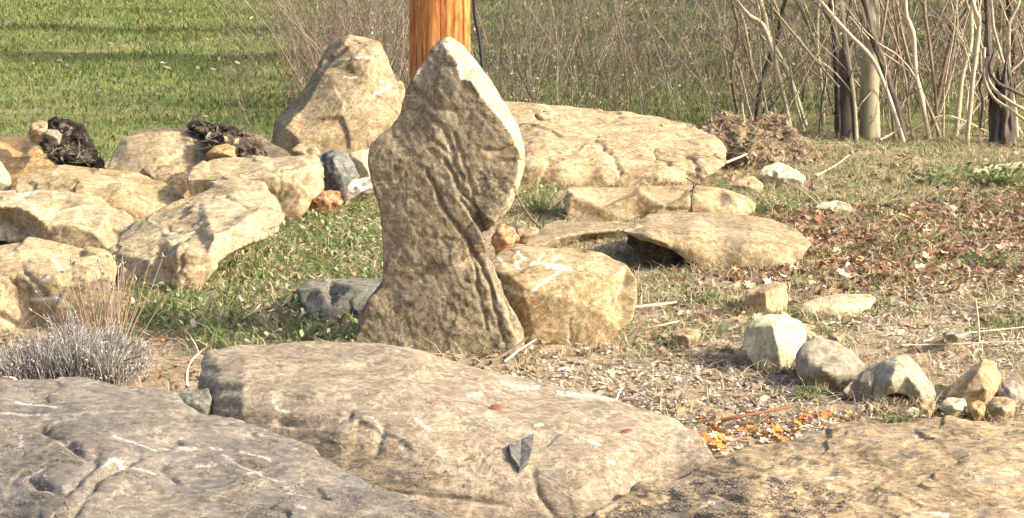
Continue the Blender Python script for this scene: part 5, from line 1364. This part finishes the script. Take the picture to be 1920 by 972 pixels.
# --- sticks
def stick(label, pts, D0, w, mat='stick', forks=()):
    """pts (x, y, height above ground): lies where those points meet the ground"""
    P = []
    for x, y, h in pts:
        g = ground(x, y, 0); q = ground(x, y, h)
        P.append(Vector((q.x, q.y, h + float(gz(q.x, q.y)) * .5 + .01)))
    o = P[0].copy(); m = o.y / FPX
    root = empty('stick', o, label=label, cat='stick', group='fallen sticks')
    V, Qd = limb_mesh('s', [p - o for p in P], w * m / 2, w * m * .3, 6, .12)
    link('main_stem', mesh_np('main_stem', V, Qd), M[mat], root)
    for f in forks:
        Pf = [ground(x, y, h) - o for x, y, h in f]
        V, Qd = limb_mesh('s', Pf, w * m * .3, w * m * .15, 5, .1)
        link('side_twig', mesh_np('side_twig', V, Qd), M[mat], root)
stick('pale forked twig standing in the gap between the two foreground slabs', [(350, 728, .02), (353, 690, .04), (372, 664, .08), (397, 646, .12)], 9, 6, forks=([(372, 664, .08), (368, 650, .1), (356, 630, .13)], [(386, 654, .1), (388, 644, .12)], [(372, 664, .08), (350, 655, .08)]))
stick('straight pale stick just right of the tan boulder', [(1188, 577, .02), (1225, 572, .03), (1268, 566, .03)], 11, 7)
stick('thin pale stick below the other one, right of the tan boulder', [(1208, 617, .01), (1240, 610, .03), (1272, 604, .03)], 11, 5)
stick('brown and orange bark strip lying above the orange leaves', [(1352, 786, .01), (1400, 776, .03), (1485, 762, .03)], 8.5, 8, 'leaf_brown')
stick('dark stick leaning on the right foot of the standing stone', [(920, 684, .0), (955, 660, .03), (990, 632, .08)], 9.6, 7, 'stickd')
stick('brown stick crossing beside the foot of the standing stone', [(945, 682, .0), (975, 655, .03), (1005, 636, .05)], 9.6, 5, 'stick')
stick('pale root at the left edge below the grey shrub', [(-20, 706, .03), (20, 706, .04), (38, 716, .01)], 9, 8)
stick('pair of pale chips forming a corner in the litter right of the boulder', [(1155, 748, .01), (1172, 725, .03), (1226, 752, .02)], 9, 5)
stick('long straw stick reaching left from the right frame edge', [(1730, 640, .02), (1800, 628, .02), (1940, 612, .03)], 10, 4)
stick('thin straw stick running level along the chips at the right edge', [(1690, 648, .01), (1800, 644, .01), (1940, 640, .01)], 10, 3)
stick('upright dry stem in the chips behind the row of stones', [(1836, 640, .0), (1834, 600, .09), (1829, 560, .18)], 10, 4)
stick('thin pale twig slanting over the grass behind the slabs', [(1530, 330, .01), (1565, 310, .02), (1592, 292, .03)], 16, 4)
stick('forked straw twig lying right of the far slab', [(1460, 335, .02), (1500, 356, .02), (1540, 388, .01)], 15, 4, forks=([(1500, 356, .02), (1525, 362, .03), (1545, 385, .02)],))
stick('pale arching cane in front of the black snag', [(1518, 200, .0), (1545, 165, .2), (1585, 140, .35), (1640, 143, .35)], 19, 4)
stick('pale broken stick propped left of the black snag', [(1510, 242, .0), (1535, 215, .12), (1566, 197, .2)], 19, 7)
stick('tan root running from the cream boulder into the earth mound', [(1325, 318, .03), (1360, 305, .06), (1400, 290, .1)], 16, 7)
stick('tall thin pale weed stem in front of the earth mound', [(1400, 292, .0), (1396, 240, .18), (1391, 192, .38)], 16.5, 5)
stick('dark dead stem standing in front of the long tan slab', [(1297, 412, .0), (1297, 380, .12), (1301, 345, .22), (1288, 335, .27)], 13.7, 5, 'stickd', forks=([(1300, 352, .21), (1308, 344, .25)],))
stick('dark thin stick slanting behind the standing stone above the orange lump', [(1010, 425, .0), (985, 395, .1), (965, 360, .2)], 13.5, 5, 'stickd')
stick('bare cane leaning across the saplings at the right', [(1700, 250, .0), (1770, 215, .15), (1850, 245, .02)], 18.6, 4)
stick('pale fallen cane at the foot of the thick grey trunk', [(1650, 262, .02), (1672, 250, .06), (1690, 236, .12)], 18, 5)
stick('short pale stick in the grass left of the dark block', [(452, 600, .03), (475, 585, .05), (488, 568, .08)], 11, 5, forks=([(475, 585, .05), (492, 580, .06)],))

# --- grey lavender shrub and its dry stalks, lower left
def grey_shrub():
    o = at(135, 712, 9.25); o.z = 0
    root = empty('lavender_shrub', o, label='low grey-lilac spiky shrub at the left behind the front slab', cat='shrub')
    n = 4200
    X = rndm(-.36, .30, n) + RNG.normal(0, .03, n); Yd = rndm(-.12, .28, n)
    b = np.stack([X * .8, Yd, rndm(0, .09, n) * np.exp(-(X / .3) ** 2)], 1)
    d = np.stack([X * 1.1 + RNG.normal(0, .35, n), RNG.normal(0, .4, n), np.ones(n)], 1); d /= np.linalg.norm(d, axis=1)[:, None]
    L = rndm(.03, .15, n) * np.exp(-(X / .42) ** 2) * (.45 + 1.0 * np.clip(perlin(np.stack([b[:, 0] * 11, b[:, 1] * 9, 0 * X], 1)) * 1.4 + .4, 0, 1))
    V, Qd, Cc_ = multi_tube(b, b + d * L[:, None], rndm(.0016, .0038, n), rndm(.0008, .0016, n), .05, 4, 3)
    f = link('foliage', mesh_np('foliage', V, Qd), M['lavender'], root); f['kind'] = 'stuff'
    C = (Cc_[:, 1:].reshape(-1, 3))[::1]
    C = C + RNG.normal(0, .004, C.shape)
    V, F = flakes(C, rndm(.003, .008, len(C)), 1.0, .4)
    f = link('small_leaves', mesh_np('small_leaves', V, F), M['lavender'], root); f['kind'] = 'stuff'
    w, Qw, _ = multi_tube(np.stack([rndm(-.05, .05, 40), rndm(-.05, .1, 40), np.zeros(40)], 1), np.stack([rndm(-.3, .3, 40), rndm(-.1, .2, 40), rndm(.05, .14, 40)], 1), np.full(40, .006), np.full(40, .003), .06, 6, 5)
    link('woody_stems', mesh_np('woody_stems', w, Qw), M['bark_brown'], root)
grey_shrub()
def stalks():
    o = at(200, 670, 9.75); o.z = 0
    root = empty('dry_stalk_clump', o, label='clump of tall straw-coloured dry stalks with dark seed heads behind the grey shrub', cat='dry plant')
    rr = random.Random(3)
    for i in range(64):
        x0 = rr.gauss(0, .05); y0 = rr.uniform(-.08, .1)
        h = rr.uniform(.2, .42)
        sp = rr.gauss(-.02, .09)
        P = bend((x0, y0, -.01), (x0 + sp + x0 * .7, y0 + rr.uniform(-.05, .05), h), 7, .02, rnd=rr)
        parts = [tube(P, np.linspace(.0026, .0012, 7), 4)]
        if rr.random() < .45:
            e = P[-1]
            for s in range(5):
                q = e + Vector((rr.uniform(-.012, .012), rr.uniform(-.01, .01), rr.uniform(-.01, .016)))
                parts.append(tube([e, (e + q) / 2, q], [.001, .004, .001], 4))
        V, Qd = join(parts)
        link('stalk', mesh_np('stalk', V, Qd), M['straw' if rr.random() < .75 else 'twig_red'], root)
stalks()
# --- leafy weeds
def weed(label, x, y, n, s, mat='greenleaf', hh=.05, spread=.06):
    p = ground(x, y); z = float(gz(p.x, p.y))
    root = empty('weed', (p.x, p.y, z), label=label, cat='weed')
    C = np.stack([RNG.normal(0, spread, n), RNG.normal(0, spread * .6, n), rndm(.008, hh, n)], 1)
    V, F = flakes(C, rndm(s * .6, s * 1.2, n), .5, .75)
    link('leaves', mesh_np('leaves', V, F), M[mat], root)
    V, Qd, _ = multi_tube(C * np.array([.2, .2, 0]), C, np.full(n, .0014), np.full(n, .0009), .05, 4, 3)
    link('stems', mesh_np('stems', V, Qd), M['grass'], root)
weed('bright green clover-like weed at the foot of the blue-grey stone', 635, 634, 60, .013, hh=.05, spread=.045)
weed('small bright green weed in the grass far right, left of the white-topped stone', 1745, 340, 60, .025, hh=.12, spread=.08)
weed('yellow-green weed in the grass at the left behind the dry stalks', 275, 600, 60, .013, hh=.07, spread=.06)
weed('blue-green weed patch right of the end of the long tan slab', 1450, 392, 140, .013, hh=.09, spread=.14)
weed('low green weed among the chips at the far right edge', 1890, 600, 70, .013, hh=.05, spread=.08)
weed('purple-brown and green weed between the standing stone and the cream boulder', 1015, 395, 110, .013, hh=.15, spread=.09)
weed('dark green weed under the hollowed greenish stone', 1685, 782, 60, .010, hh=.035, spread=.05)
weed('green weed left of the row of stones near the tan boulder', 1300, 560, 60, .012, hh=.08, spread=.07)
weed('low green weed at the right edge above the litter', 1860, 490, 90, .014, hh=.07, spread=.12)
weed('pale green leafy plant spreading over the white-topped stone at the right edge', 1872, 343, 150, .026, hh=.14, spread=.14)
weed('green weed in front of the orange leaves pile', 1510, 742, 50, .010, hh=.05, spread=.05)
